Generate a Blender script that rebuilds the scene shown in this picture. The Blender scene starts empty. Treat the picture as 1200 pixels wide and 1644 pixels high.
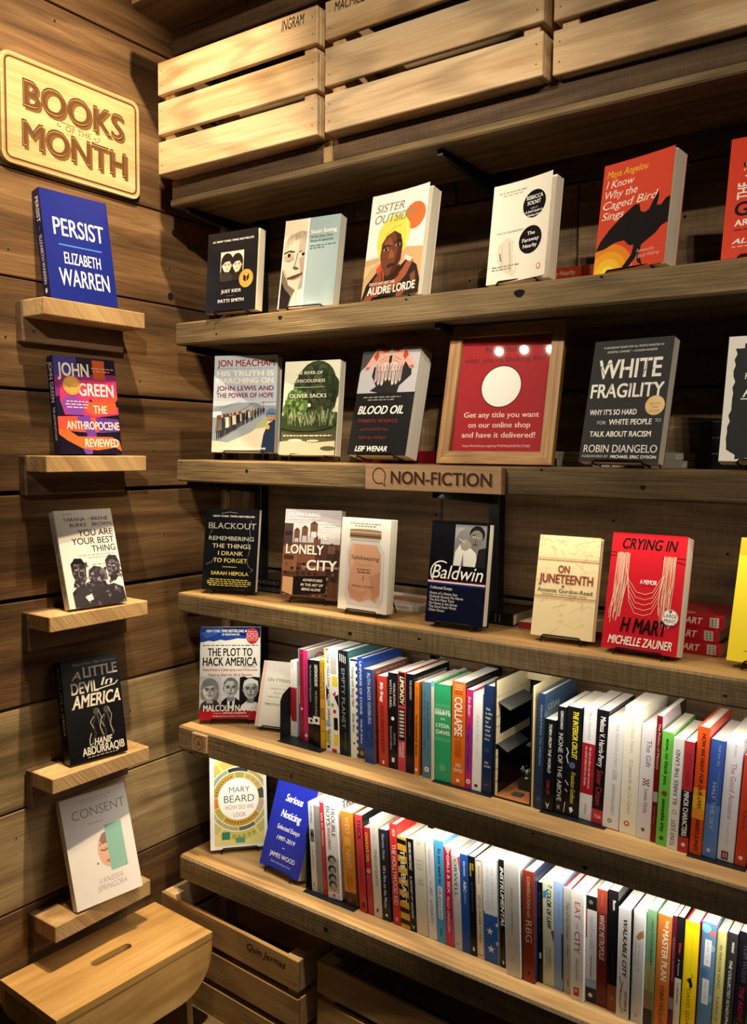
import bpy, math, random
from mathutils import Vector, Matrix, Euler
from mathutils.geometry import tessellate_polygon
random.seed(7)
C = bpy.context.scene.collection
SC = bpy.context.scene
PI = math.pi
R = math.radians

# ------------------------------------------------------------------ camera
cam_d = bpy.data.cameras.new('camera')
cam = bpy.data.objects.new('camera', cam_d)
C.objects.link(cam)
cam_d.sensor_fit = 'VERTICAL'
cam_d.sensor_height = 24.0
cam_d.lens = 24.0 * 1375.34 / 1644.0
cam_d.clip_start = 0.02
_y, _p, _r = R(35.7904), R(4.1256), R(0.5325)
_f = Vector((-math.sin(_y) * math.cos(_p), math.cos(_y) * math.cos(_p), -math.sin(_p)))
_rt = Vector((math.cos(_y), math.sin(_y), 0)); _up = _rt.cross(_f)
_rt = math.cos(_r) * _rt + math.sin(_r) * _up; _up = _rt.cross(_f)
cam.matrix_world = Matrix(((_rt.x, _up.x, -_f.x, 1.592), (_rt.y, _up.y, -_f.y, -1.3941), (_rt.z, _up.z, -_f.z, 0.027), (0, 0, 0, 1)))
SC.camera = cam

# ------------------------------------------------------------------ light
SC.view_settings.view_transform = 'Standard'
SC.view_settings.look = 'None'
SC.view_settings.exposure = 0.0
SC.view_settings.gamma = 1.0
SC.view_settings.use_curve_mapping = False
w = bpy.data.worlds.new('shop_ambient'); SC.world = w; w.use_nodes = True
w.node_tree.nodes['Background'].inputs[0].default_value = (1.0, 0.80, 0.62, 1)
w.node_tree.nodes['Background'].inputs[1].default_value = 0.042

def spot(name, loc, aim, watts, col, deg=60, blend=0.6, size=0.03):
    d = bpy.data.lights.new(name, 'SPOT'); d.energy = watts; d.color = col
    d.spot_size = R(deg); d.spot_blend = blend; d.shadow_soft_size = size
    o = bpy.data.objects.new(name, d); C.objects.link(o); o.location = loc
    o.rotation_euler = (Vector(aim) - Vector(loc)).to_track_quat('-Z', 'Y').to_euler()
    return o
WARM = (1.0, 0.78, 0.50); MID = (1.0, 0.85, 0.64); COOL = (1.0, 0.93, 0.80)
spot('track_spot_corner', (0.51, -0.49, 1.50), (-0.04, -0.15, 0.56), 150, WARM, 60, 1.0, 0.02)
spot('track_spot_stool', (0.60, -0.25, 1.50), (0.14, -0.22, -1.06), 300, WARM, 30, 0.7, 0.025)
spot('track_spot_left', (0.17, -1.49, 1.20), (0.42, 0.05, 0.18), 38, MID, 41, 0.6, 0.014)
spot('track_spot_middle', (0.28, -1.48, 1.20), (0.80, 0.05, 0.16), 38, MID, 41, 0.6, 0.014)
spot('track_spot_right', (0.39, -1.48, 1.20), (1.20, 0.05, 0.14), 46, MID, 41, 0.6, 0.014)
spot('track_spot_far', (2.3, -2.1, 1.42), (0.26, 0.0, 0.42), 300, MID, 27, 0.8, 0.03)
spot('track_spot_far_right', (2.5, -1.7, 1.42), (1.05, 0.05, 0.15), 80, MID, 28, 0.6, 0.03)

def strip(name, x0, x1, y, z, watts, col):
    d = bpy.data.lights.new(name, 'AREA'); d.shape = 'RECTANGLE'; d.size = x1 - x0; d.size_y = 0.012
    d.energy = watts; d.color = col
    o = bpy.data.objects.new(name, d); C.objects.link(o)
    o.location = ((x0 + x1) / 2, y, z); o.rotation_euler = (R(12), 0, 0)
    return o
strip('shelf_strip_top', 0.10, 1.42, 0.034, -0.058, 1.5, MID)
strip('shelf_strip_upper', 0.10, 1.42, 0.046, -0.376, 2.5, COOL)
strip('shelf_strip_lower', 0.06, 1.42, 0.040, -0.718, 3.1, COOL)

# ------------------------------------------------------------------ materials
def lin(h):
    h = h.lstrip('#')
    c = [int(h[i:i + 2], 16) / 255 for i in (0, 2, 4)]
    return tuple(x / 12.92 if x <= 0.04045 else ((x + 0.055) / 1.055) ** 2.4 for x in c) + (1,)
_mc = {}
def paint(col, rough=0.30, metal=0.0, spec=0.25, coat=0.0):
    k = (col, rough, metal, spec, coat)
    if k in _mc: return _mc[k]
    m = bpy.data.materials.new('ink_' + col.lstrip('#')); m.use_nodes = True
    b = m.node_tree.nodes['Principled BSDF']
    b.inputs['Base Color'].default_value = lin(col); b.inputs['Roughness'].default_value = rough
    b.inputs['Metallic'].default_value = metal; b.inputs['Specular IOR Level'].default_value = spec
    b.inputs['Coat Weight'].default_value = coat; b.inputs['Coat Roughness'].default_value = 0.12
    _mc[k] = m
    return m

def nd(nt, t, **kw):
    n = nt.nodes.new(t)
    for k, v in kw.items():
        if k.startswith('_'): setattr(n, k[1:], v)
    return n
def ramp(nt, src, stops):
    r = nt.nodes.new('ShaderNodeValToRGB'); e = r.color_ramp.elements
    while len(e) < len(stops): e.new(0.5)
    for el, (p, c) in zip(e, stops): el.position = p; el.color = c if len(c) == 4 else (c[0], c[0], c[0], 1)
    nt.links.new(src, r.inputs[0]); return r.outputs[0]
def mix(nt, mode, fac, a, b):
    m = nt.nodes.new('ShaderNodeMix'); m.data_type = 'RGBA'; m.blend_type = mode
    if isinstance(fac, (int, float)): m.inputs[0].default_value = fac
    else: nt.links.new(fac, m.inputs[0])
    for s, i in ((a, 6), (b, 7)):
        if isinstance(s, tuple): m.inputs[i].default_value = s
        else: nt.links.new(s, m.inputs[i])
    return m.outputs[2]
def wood(name, dark, midc, light, axis='x', rings=0.45, fine=0.5, saw=0.0, knots=0.6, rough=0.72, bump=0.35, size=1.0, patch=0.5, turn=None, kth=0.80):
    """Sawn timber: stretched noise, ring bands, fine fibre, optional saw marks and knots. axis = grain direction (object space)."""
    m = bpy.data.materials.new(name); m.use_nodes = True; nt = m.node_tree; L = nt.links.new
    bs = nt.nodes['Principled BSDF']; bs.inputs['Roughness'].default_value = rough; bs.inputs['Specular IOR Level'].default_value = 0.3
    tc = nd(nt, 'ShaderNodeTexCoord'); oi = nd(nt, 'ShaderNodeObjectInfo')
    at = nd(nt, 'ShaderNodeAttribute', _attribute_name='seed'); ti = nd(nt, 'ShaderNodeAttribute', _attribute_name='tint')
    a1 = nd(nt, 'ShaderNodeMath', _operation='MULTIPLY_ADD'); a1.inputs[1].default_value = 31.7
    L(oi.outputs['Random'], a1.inputs[0]); L(at.outputs['Fac'], a1.inputs[2])
    cv = nd(nt, 'ShaderNodeCombineXYZ')
    for i in range(3): L(a1.outputs[0], cv.inputs[i])
    ad = nd(nt, 'ShaderNodeVectorMath', _operation='ADD'); L(tc.outputs['Object'], ad.inputs[0]); L(cv.outputs[0], ad.inputs[1])
    tv = None
    if turn:
        tv = nd(nt, 'ShaderNodeMapping'); tv.inputs['Rotation'].default_value = turn; L(ad.outputs[0], tv.inputs[0])
    def mp(al, ac):
        n = nd(nt, 'ShaderNodeMapping'); s = [ac / size] * 3; s['xyz'.index(axis)] = al / size
        n.inputs['Scale'].default_value = s; L((tv or ad).outputs[0], n.inputs[0]); return n.outputs[0]
    def noise(v, sc, det=5, dis=0.0, ro=0.6):
        n = nd(nt, 'ShaderNodeTexNoise'); n.inputs['Scale'].default_value = sc; n.inputs['Detail'].default_value = det
        n.inputs['Distortion'].default_value = dis; n.inputs['Roughness'].default_value = ro; L(v, n.inputs[0]); return n.outputs[0]
    n1 = noise(mp(1.6, 22), 1.0, 6, 0.7)
    col = ramp(nt, n1, [(0.30, lin(dark)), (0.52, lin(midc)), (0.74, lin(light))])
    wv = nd(nt, 'ShaderNodeTexWave'); wv.inputs['Scale'].default_value = 1.0; wv.inputs['Distortion'].default_value = 7.0
    wv.inputs['Detail'].default_value = 3.0; wv.inputs['Detail Scale'].default_value = 0.8; L(mp(1.1, 15), wv.inputs[0])
    rg = ramp(nt, wv.outputs[1], [(0.0, (0.55,)), (0.35, (1.0,)), (1.0, (1.0,))])
    col = mix(nt, 'MULTIPLY', rings, col, rg)
    nf = noise(mp(9, 420), 1.0, 3)
    col = mix(nt, 'MULTIPLY', fine, col, ramp(nt, nf, [(0.35, (0.5,)), (0.6, (1.0,))]))
    npx = noise(mp(1.3, 4.5), 1.0, 3)
    col = mix(nt, 'MULTIPLY', patch, col, ramp(nt, npx, [(0.3, (0.5,)), (0.65, (1.0,))]))
    h = nf
    if saw > 0:
        ns = noise(mp(210, 22), 1.0, 4, 0.4)
        col = mix(nt, 'MULTIPLY', saw, col, ramp(nt, ns, [(0.38, (0.45,)), (0.58, (1.0,))]))
    if knots > 0:
        vo = nd(nt, 'ShaderNodeTexVoronoi'); vo.inputs['Scale'].default_value = 1.0; L(mp(3.2, 8.5), vo.inputs[0])
        kk = ramp(nt, vo.outputs['Distance'], [(0.03, (1.0,)), (0.10, (0.55,)), (0.17, (0.0,))])
        sp = nd(nt, 'ShaderNodeSeparateColor'); L(vo.outputs['Color'], sp.inputs[0])
        th = nd(nt, 'ShaderNodeMath', _operation='GREATER_THAN'); th.inputs[1].default_value = kth; L(sp.outputs[0], th.inputs[0])
        km = nd(nt, 'ShaderNodeMath', _operation='MULTIPLY'); L(kk, km.inputs[0]); L(th.outputs[0], km.inputs[1])
        k2 = nd(nt, 'ShaderNodeMath', _operation='MULTIPLY'); k2.inputs[1].default_value = knots; L(km.outputs[0], k2.inputs[0])
        col = mix(nt, 'MIX', k2.outputs[0], col, tuple(x * 0.35 for x in lin(dark)[:3]) + (1,))
    tn = nd(nt, 'ShaderNodeMath', _operation='ADD'); tn.inputs[1].default_value = 1.0; L(ti.outputs['Fac'], tn.inputs[0])
    cb = nd(nt, 'ShaderNodeCombineColor')
    for i in range(3): L(tn.outputs[0], cb.inputs[i])
    col = mix(nt, 'MULTIPLY', 1.0, col, cb.outputs[0])
    L(col, bs.inputs['Base Color'])
    bp = nd(nt, 'ShaderNodeBump'); bp.inputs['Strength'].default_value = bump; bp.inputs['Distance'].default_value = 0.002
    mx = nd(nt, 'ShaderNodeMath', _operation='ADD'); L(h, mx.inputs[0]); L(n1, mx.inputs[1])
    L(mx.outputs[0], bp.inputs['Height']); L(bp.outputs[0], bs.inputs['Normal'])
    return m

M_WALLL = wood('plank_wall_left_wood', '46301c', '7c5a38', 'a78256', 'y', rings=0.6, fine=0.6, knots=0.8, kth=0.7)
M_WALLP = wood('plank_pale_wood', '77603f', 'a88e63', 'c8ae80', 'y', rings=0.6, fine=0.5, knots=0.6, kth=0.7)
M_WALLB = wood('plank_wall_back_wood', '483723', '765d40', '977b56', 'x', rings=0.45, fine=0.6, saw=0.3, knots=0.6)
M_BOARD = wood('shelf_top_wood', '8a683c', 'bd935c', 'd4ad75', 'x', rings=0.35, fine=0.3, knots=0.4, rough=0.55, bump=0.15)
M_FRONT = wood('shelf_front_rough_wood', '55422b', '86704e', 'a38c68', 'x', rings=0.4, fine=0.75, knots=0.5, bump=0.8)
M_FRSAW = wood('shelf_front_sawn_wood', '69563c', '8b7655', 'a48d6a', 'x', rings=0.2, fine=0.5, saw=0.55, knots=0.15, bump=0.8, patch=0.35)
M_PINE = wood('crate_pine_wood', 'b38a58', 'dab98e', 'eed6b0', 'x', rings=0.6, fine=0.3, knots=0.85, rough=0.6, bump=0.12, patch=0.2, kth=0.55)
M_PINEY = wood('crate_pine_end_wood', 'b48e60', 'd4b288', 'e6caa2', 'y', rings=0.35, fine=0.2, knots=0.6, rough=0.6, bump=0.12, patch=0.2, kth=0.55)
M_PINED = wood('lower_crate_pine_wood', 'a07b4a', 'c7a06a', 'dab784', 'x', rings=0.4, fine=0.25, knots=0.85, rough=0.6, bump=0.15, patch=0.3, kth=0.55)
M_LEDGE = wood('display_ledge_wood', 'a37c50', 'cda672', 'e0c08d', 'z', rings=0.25, fine=0.42, knots=0.0, bump=0.5, size=1.7, turn=(R(-40), 0, 0))
M_LEDGB = wood('display_ledge_backing_wood', '4d3826', '725641', '8c6f54', 'y', rings=0.3, fine=0.5, knots=0.3)
M_DARKW = wood('old_beam_wood', '3c2c1e', '604a36', '7d6448', 'x', rings=0.3, fine=0.6, saw=0.3, knots=0.4, bump=0.6)
M_BAMBOO = wood('stool_bamboo', 'b08248', 'cf9f5c', 'deb272', 'y', rings=0.25, fine=0.35, knots=0.0, rough=0.42, bump=0.05, patch=0.3)
M_SIGN = wood('sign_maple', 'c69f68', 'dcba85', 'ead0a2', 'y', rings=0.15, fine=0.45, knots=0.0, rough=0.5, bump=0.05, patch=0.2)
M_TAG = wood('tag_maple', 'a98664', 'c09b78', 'cda985', 'x', rings=0.2, fine=0.3, knots=0.0, rough=0.5, bump=0.05, patch=0.2)
M_OAK = wood('frame_oak', '8a5f30', 'b98a4d', 'd0a669', 'x', rings=0.6, fine=0.5, knots=0.0, rough=0.45, bump=0.2, size=0.6)
M_OAKZ = wood('frame_oak_upright', '8a5f30', 'b98a4d', 'd0a669', 'z', rings=0.6, fine=0.5, knots=0.0, rough=0.45, bump=0.2, size=0.6)
M_STEEL = paint('2c2d2e', 0.38, 0.75)
M_WIRE = paint('0c0c0d', 0.35, 0.3)
M_HOLE = paint('0d0907', 0.9)
M_BLACK = paint('121214', 0.5)
M_BURN = paint('3a2413', 0.7)

def paper_mat():
    m = bpy.data.materials.new('page_edges'); m.use_nodes = True; nt = m.node_tree; L = nt.links.new
    bs = nt.nodes['Principled BSDF']; bs.inputs['Roughness'].default_value = 0.85; bs.inputs['Specular IOR Level'].default_value = 0.15
    tc = nd(nt, 'ShaderNodeTexCoord'); mp = nd(nt, 'ShaderNodeMapping'); mp.inputs['Scale'].default_value = (3, 1500, 3)
    L(tc.outputs['Object'], mp.inputs[0]); n = nd(nt, 'ShaderNodeTexNoise'); n.inputs['Scale'].default_value = 1.0; n.inputs['Detail'].default_value = 2
    L(mp.outputs[0], n.inputs[0])
    oi = nd(nt, 'ShaderNodeObjectInfo')
    base = mix(nt, 'MIX', oi.outputs['Random'], lin('ece4cf'), lin('f3efe6'))
    L(mix(nt, 'MULTIPLY', 0.6, base, ramp(nt, n.outputs[0], [(0.38, (0.62,)), (0.6, (1.0,))])), bs.inputs['Base Color'])
    return m
M_PAGE = paper_mat()

def floor_mat():
    m = bpy.data.materials.new('concrete_floor'); m.use_nodes = True; nt = m.node_tree; L = nt.links.new
    bs = nt.nodes['Principled BSDF']; bs.inputs['Roughness'].default_value = 0.6
    tc = nd(nt, 'ShaderNodeTexCoord'); n = nd(nt, 'ShaderNodeTexNoise'); n.inputs['Scale'].default_value = 4; n.inputs['Detail'].default_value = 6
    L(tc.outputs['Object'], n.inputs[0]); L(ramp(nt, n.outputs[0], [(0.3, lin('2c2926')), (0.7, lin('4a4541'))]), bs.inputs['Base Color'])
    return m
def glass_mat():
    m = bpy.data.materials.new('picture_glass'); m.use_nodes = True; nt = m.node_tree; L = nt.links.new
    nt.nodes.remove(nt.nodes['Principled BSDF'])
    t = nd(nt, 'ShaderNodeBsdfTransparent'); g = nd(nt, 'ShaderNodeBsdfGlossy'); g.inputs['Roughness'].default_value = 0.012
    f = nd(nt, 'ShaderNodeFresnel'); f.inputs[0].default_value = 1.5; x = nd(nt, 'ShaderNodeMixShader')
    L(f.outputs[0], x.inputs[0]); L(t.outputs[0], x.inputs[1]); L(g.outputs[0], x.inputs[2]); L(x.outputs[0], nt.nodes['Material Output'].inputs[0])
    return m

# ------------------------------------------------------------------ mesh tools
class MB:
    def __init__(s): s.v = []; s.f = []; s.m = []; s.mats = []; s.seed = []; s.tint = []; s.cs = 0.0; s.ct = 0.0
    def mi(s, m):
        if m not in s.mats: s.mats.append(m)
        return s.mats.index(m)
    def face(s, pts, m):
        b = len(s.v); s.v += [tuple(p) for p in pts]; s.f.append(tuple(range(b, b + len(pts)))); s.m.append(s.mi(m)); s.seed.append(s.cs); s.tint.append(s.ct)
    def mesh(s, vs, fs, m):
        b = len(s.v); s.v += [tuple(p) for p in vs]; k = s.mi(m)
        for f in fs: s.f.append(tuple(b + i for i in f)); s.m.append(k); s.seed.append(s.cs); s.tint.append(s.ct)
    def box(s, x0, y0, z0, x1, y1, z1, m, bev=0.0, top=None, mat=None):
        """box with bevelled edges; top = material of the upper face; mat = Matrix applied to all points"""
        b = min(bev, (x1 - x0) * .45, (y1 - y0) * .45, (z1 - z0) * .45)
        P = []; idx = {}
        def pt(sx, sy, sz, ax):
            k = (sx, sy, sz, ax if b > 0 else 'o')
            if k not in idx:
                c = [(x0, x1)[sx], (y0, y1)[sy], (z0, z1)[sz]]
                if b > 0:
                    for i in range(3):
                        if i != ax: c[i] += b * (1, -1)[(sx, sy, sz)[i]]
                idx[k] = len(P); P.append(Vector(c))
            return idx[k]
        F = []; T = []
        for ax in range(3):
            o = [i for i in range(3) if i != ax]
            for sd in (0, 1):
                q = []
                for a, c in ((0, 0), (1, 0), (1, 1), (0, 1)):
                    t = [0, 0, 0]; t[ax] = sd; t[o[0]] = a; t[o[1]] = c; q.append(pt(*t, ax))
                flip = (sd == 0) ^ (ax == 1)
                F.append(q[::-1] if flip else q); T.append(ax == 2 and sd == 1)
        if b > 0:
            for ax in range(3):
                o = [i for i in range(3) if i != ax]
                for a in (0, 1):
                    for c in (0, 1):
                        q = []
                        for e, w_ in ((0, o[0]), (1, o[0]), (1, o[1]), (0, o[1])):
                            t = [0, 0, 0]; t[ax] = e; t[o[0]] = a; t[o[1]] = c; q.append(pt(*t, w_))
                        F.append(q); T.append(False)
            for a in (0, 1):
                for c in (0, 1):
                    for e in (0, 1): F.append([pt(a, c, e, 0), pt(a, c, e, 1), pt(a, c, e, 2)]); T.append(False)
            ce = Vector(((x0 + x1) / 2, (y0 + y1) / 2, (z0 + z1) / 2))
            for i, q in enumerate(F):
                n = (P[q[1]] - P[q[0]]).cross(P[q[2]] - P[q[0]])
                mid = sum((P[j] for j in q), Vector()) / len(q)
                if n.dot(mid - ce) < 0: F[i] = q[::-1]
        if mat: P = [mat @ p for p in P]
        base = len(s.v); s.v += [tuple(p) for p in P]
        for q, t in zip(F, T):
            s.f.append(tuple(base + i for i in q)); s.m.append(s.mi(top if (t and top) else m)); s.seed.append(s.cs); s.tint.append(s.ct)
    def tube(s, pts, r, m, n=8):
        pts = [Vector(p) for p in pts]; rings = []
        pv = None
        for i, p in enumerate(pts):
            d = (pts[min(i + 1, len(pts) - 1)] - pts[max(i - 1, 0)]).normalized()
            if pv is None: pv = d.orthogonal().normalized()
            pv = (pv - d * pv.dot(d)).normalized(); q = d.cross(pv)
            rings.append([p + r * (math.cos(2 * PI * k / n) * pv + math.sin(2 * PI * k / n) * q) for k in range(n)])
        vs = [v for g in rings for v in g]; fs = []
        for i in range(len(rings) - 1):
            for k in range(n): fs.append((i * n + k, i * n + (k + 1) % n, (i + 1) * n + (k + 1) % n, (i + 1) * n + k))
        fs.append(tuple(range(n))[::-1]); fs.append(tuple((len(rings) - 1) * n + k for k in range(n)))
        s.mesh(vs, fs, m)
    def prism(s, outline, axis, a0, a1, m, side=None):
        """extrude a 2-D outline (list of (p,q)) along axis between a0 and a1"""
        o = [i for i in range(3) if i != axis]; n = len(outline)
        def P(p, a):
            c = [0, 0, 0]; c[axis] = a; c[o[0]] = p[0]; c[o[1]] = p[1]; return c
        vs = [P(p, a0) for p in outline] + [P(p, a1) for p in outline]
        tri = tessellate_polygon([[Vector((p[0], p[1], 0)) for p in outline]])
        s.mesh(vs, [t for t in tri] + [tuple(n + i for i in t[::-1]) for t in tri], m)
        s.mesh(vs, [(i, (i + 1) % n, n + (i + 1) % n, n + i) for i in range(n)], side or m)
    def build(s, name, parent=None, loc=(0, 0, 0), rot=(0, 0, 0), smooth=False):
        me = bpy.data.meshes.new(name); me.from_pydata(s.v, [], s.f)
        for m in s.mats: me.materials.append(m)
        me.polygons.foreach_set('material_index', s.m)
        if any(s.seed) or any(s.tint):
            for nm, arr in (('seed', s.seed), ('tint', s.tint)):
                a = me.attributes.new(nm, 'FLOAT', 'FACE'); a.data.foreach_set('value', arr)
        if smooth: me.polygons.foreach_set('use_smooth', [True] * len(me.polygons))
        me.update()
        o = bpy.data.objects.new(name, me); C.objects.link(o); o.location = loc; o.rotation_euler = rot
        if parent: o.parent = parent
        return o
def tag(o, label=None, cat=None, group=None, kind=None):
    if label: o['label'] = label
    if cat: o['category'] = cat
    if group: o['group'] = group
    if kind: o['kind'] = kind
    return o
def empty(name, loc, rot=(0, 0, 0)):
    o = bpy.data.objects.new(name, None); C.objects.link(o); o.empty_display_size = 0.03
    o.location = loc; o.rotation_euler = rot
    return o
def fix_normals(o):
    import bmesh
    b = bmesh.new(); b.from_mesh(o.data); bmesh.ops.recalc_face_normals(b, faces=b.faces); b.to_mesh(o.data); b.free()

# ------------------------------------------------------------------ lettering and printed art
_cu = bpy.data.curves.new('lettering', 'FONT'); _to = bpy.data.objects.new('lettering', _cu)
CAP = 0.682
_gc = {}
def glyphs(s, fl):
    """flags: b bold, B heavy, l light, s serif, i italic"""
    key = (s, fl)
    if key in _gc: return _gc[key]
    off = -0.006 if 'l' in fl else 0.0
    _cu.body = s; _cu.size = 1; _cu.resolution_u = 4; _cu.offset = off; _cu.shear = 0.25 if 'i' in fl else 0.0
    me = _to.to_mesh()
    vs = [(v.co.x, v.co.y) for v in me.vertices]; fs = [tuple(p.vertices) for p in me.polygons]
    _to.to_mesh_clear()
    if 's' in fl:
        cnt = {}
        for f in fs:
            for i in range(len(f)):
                e = tuple(sorted((f[i], f[(i + 1) % len(f)]))); cnt[e] = cnt.get(e, 0) + 1
        for (a, b), c in cnt.items():
            if c != 1: continue
            xa, xb = sorted((vs[a][0], vs[b][0])); ya, yb = vs[a][1], vs[b][1]
            if abs(ya - yb) > 0.006 or xb - xa > 0.2 or xb - xa < 0.03: continue
            for lv, d in ((0, 1), (CAP, -1)):
                if abs(ya - lv) < 0.02:
                    n = len(vs); vs += [(xa - 0.045, ya), (xb + 0.045, ya), (xb + 0.045, ya + 0.035 * d), (xa - 0.045, ya + 0.035 * d)]
                    fs.append((n, n + 1, n + 2, n + 3) if d > 0 else (n + 3, n + 2, n + 1, n))
    k = 0.022 if 'B' in fl else 0.010 if 'b' in fl else 0
    sh = [(0, 0)] if not k else [(-k, 0), (k, 0)] if 'B' not in fl else [(-k, -k * .6), (k, -k * .6), (-k, k * .6), (k, k * .6)]
    _gc[key] = (vs, fs, sh)     # heavier weights strike the letter again, shifted by a hair
    return vs, fs, sh
def clip01(poly):
    for ax, lim, sg in ((0, 0, 1), (0, 1, -1), (1, 0, 1), (1, 1, -1)):
        out = []
        for i in range(len(poly)):
            a, b = poly[i - 1], poly[i]
            ia = sg * (a[ax] - lim) >= -1e-9; ib = sg * (b[ax] - lim) >= -1e-9
            if ia != ib:
                t = (lim - a[ax]) / (b[ax] - a[ax]); out.append((a[0] + t * (b[0] - a[0]), a[1] + t * (b[1] - a[1])))
            if ib: out.append(b)
        poly = out
        if len(poly) < 3: return []
    return poly
def half(poly, lim, sg):
    out = []
    for i in range(len(poly)):
        a, b = poly[i - 1], poly[i]
        ia = sg * (a[0] - lim) >= -1e-9; ib = sg * (b[0] - lim) >= -1e-9
        if ia != ib:
            t = (lim - a[0]) / (b[0] - a[0]); out.append((lim, a[1] + t * (b[1] - a[1])))
        if ib: out.append(b)
    return out
class Face:
    """a printed surface: u left to right, v top to bottom, both 0..1"""
    def __init__(s, mb, surf, w, h, gloss=0.24):
        s.mb = mb; s.surf = surf; s.w = w; s.h = h; s.k = 1; s.g = gloss; s.strips = 1
    def M(s, col): return col if not isinstance(col, str) else paint(col, s.g)
    def lay(s): s.k += 1; return s.k * 0.000014
    def rect(s, u0, u1, v0, v1, col):
        o = s.lay(); n = s.strips if u1 - u0 > 0.12 else 1; m = s.M(col)
        for i in range(n):
            a = u0 + (u1 - u0) * i / n; b = u0 + (u1 - u0) * (i + 1) / n
            s.mb.face([s.surf(a, v1, o), s.surf(b, v1, o), s.surf(b, v0, o), s.surf(a, v0, o)], m)
    def poly(s, pts, col):
        pts = list(pts); o = s.lay(); m = s.M(col)
        tri = tessellate_polygon([[Vector((p[0] * s.w, -p[1] * s.h, 0)) for p in pts]])
        cuts = [(i / s.strips, (i + 1) / s.strips) for i in range(s.strips)] if s.strips > 1 else [None]
        for t in tri:
            q = [pts[i] for i in t]
            ar = (q[1][0] - q[0][0]) * (q[2][1] - q[0][1]) - (q[2][0] - q[0][0]) * (q[1][1] - q[0][1])
            if abs(ar) < 1e-9: continue
            q = clip01(q if ar < 0 else q[::-1])
            if not q: continue
            for c in cuts:
                k = q if c is None else half(half(q, c[0], 1), c[1], -1)
                if len(k) >= 3: s.mb.face([s.surf(p[0], p[1], o) for p in k], m)
    def ell(s, cu, cv, ru, col, rv=None, n=20, rot=0.0):
        rv = rv if rv is not None else ru * s.w / s.h
        c, d = math.cos(rot), math.sin(rot); k = s.w / s.h
        pts = []
        for i in range(n):
            a = 2 * PI * i / n; x = ru * math.cos(a); y = rv / k * math.sin(a)
            pts.append((cu + x * c - y * d, cv + (x * d + y * c) * k))
        s.poly(pts, col)
    def ring(s, cu, cv, r0, r1, a0, a1, col, n=12):
        k = s.w / s.h
        a = [R(a0 + (a1 - a0) * i / n) for i in range(n + 1)]
        s.poly([(cu + r1 * math.cos(t), cv + r1 * math.sin(t) * k) for t in a] + [(cu + r0 * math.cos(t), cv + r0 * math.sin(t) * k) for t in a[::-1]], col)
    def line(s, pts, wd, col):
        """stroke of width wd (fraction of the surface width)"""
        k = s.w / s.h
        for (a, b) in zip(pts[:-1], pts[1:]):
            dx, dy = b[0] - a[0], (b[1] - a[1]) / k; l = math.hypot(dx, dy) or 1
            nx, ny = -dy / l * wd / 2, dx / l * wd / 2 * k
            s.poly([(a[0] + nx, a[1] + ny), (b[0] + nx, b[1] + ny), (b[0] - nx, b[1] - ny), (a[0] - nx, a[1] - ny)], col)
    def text(s, t, u0, u1, v0, v1, col, fl='b'):
        """fit text into the box; v0 = cap line, v1 = baseline; d reads down a spine, U reads up, r tilts"""
        vs, fs, sh = glyphs(t, fl.replace('d', '').replace('U', ''))
        if not vs: return
        x0 = min(v[0] for v in vs); x1 = max(v[0] for v in vs)
        for dx, dy in sh:
            o = s.lay(); P = []
            for x, y in vs:
                a = (x + dx - x0) / max(x1 - x0, 1e-6); b = (y + dy) / CAP
                if 'd' in fl: u, v = u0 + (u1 - u0) * b, v0 + (v1 - v0) * a
                elif 'U' in fl: u, v = u1 - (u1 - u0) * b, v1 - (v1 - v0) * a
                else: u, v = u0 + (u1 - u0) * a, v1 - (v1 - v0) * b
                P.append(s.surf(u, v, o))
            s.mb.mesh(P, fs, s.M(col))
    def lines(s, rows, col, fl='b'):
        for r in rows: s.text(r[0], r[1], r[2], r[3], r[4], r[5] if len(r) > 5 else col, r[6] if len(r) > 6 else fl)
    def dash(s, u0, u1, v, hv, col, seed=1):
        """print too small to read: a row of short worn strokes"""
        rd = random.Random(seed); u = u0
        while u < u1:
            l = min(rd.uniform(0.03, 0.09), u1 - u); s.rect(u, u + l, v, v + hv, col); u += l + 0.018

# ------------------------------------------------------------------ room shell
G = -0.106          # left wall plane
D = 0.281           # back wall plane
FLOOR = -1.56
rd = random.Random(3)
def planks(name, axis, bounds, lo, hi, joints, m, gap=0.004, tints=None, pale=()):
    """boarded wall: each board its own box in the wall's one mesh; joints = {row: [cut positions]}"""
    b = MB()
    for i, (z1, z0) in enumerate(zip(bounds[:-1], bounds[1:])):
        g = gap if not isinstance(gap, dict) else gap.get(i, 0.004)
        cuts = [lo] + sorted(joints.get(i, [])) + [hi]
        for j, (a, c) in enumerate(zip(cuts[:-1], cuts[1:])):
            b.cs = rd.uniform(1, 60); b.ct = (tints or {}).get((i, j), (tints or {}).get(i, rd.uniform(-0.12, 0.10)))
            dp = rd.uniform(-0.002, 0.001)
            if axis == 'y': b.box(G - 0.022 + dp, a + .0012, z0 + g / 2, G + dp, c - .0012, z1 - g / 2, M_WALLP if i in pale else m, 0.0018)
            else: b.box(a + .0012, D - dp, z0 + g / 2, c - .0012, D + 0.022 - dp, z1 - g / 2, m, 0.0018)
    b.cs = b.ct = 0
    if axis == 'y': b.box(G - 0.06, lo, bounds[-1], G - 0.024, hi, bounds[0], M_HOLE)
    else: b.box(lo, D + 0.024, bounds[-1], hi, D + 0.06, bounds[0], M_HOLE)
    return b
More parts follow.
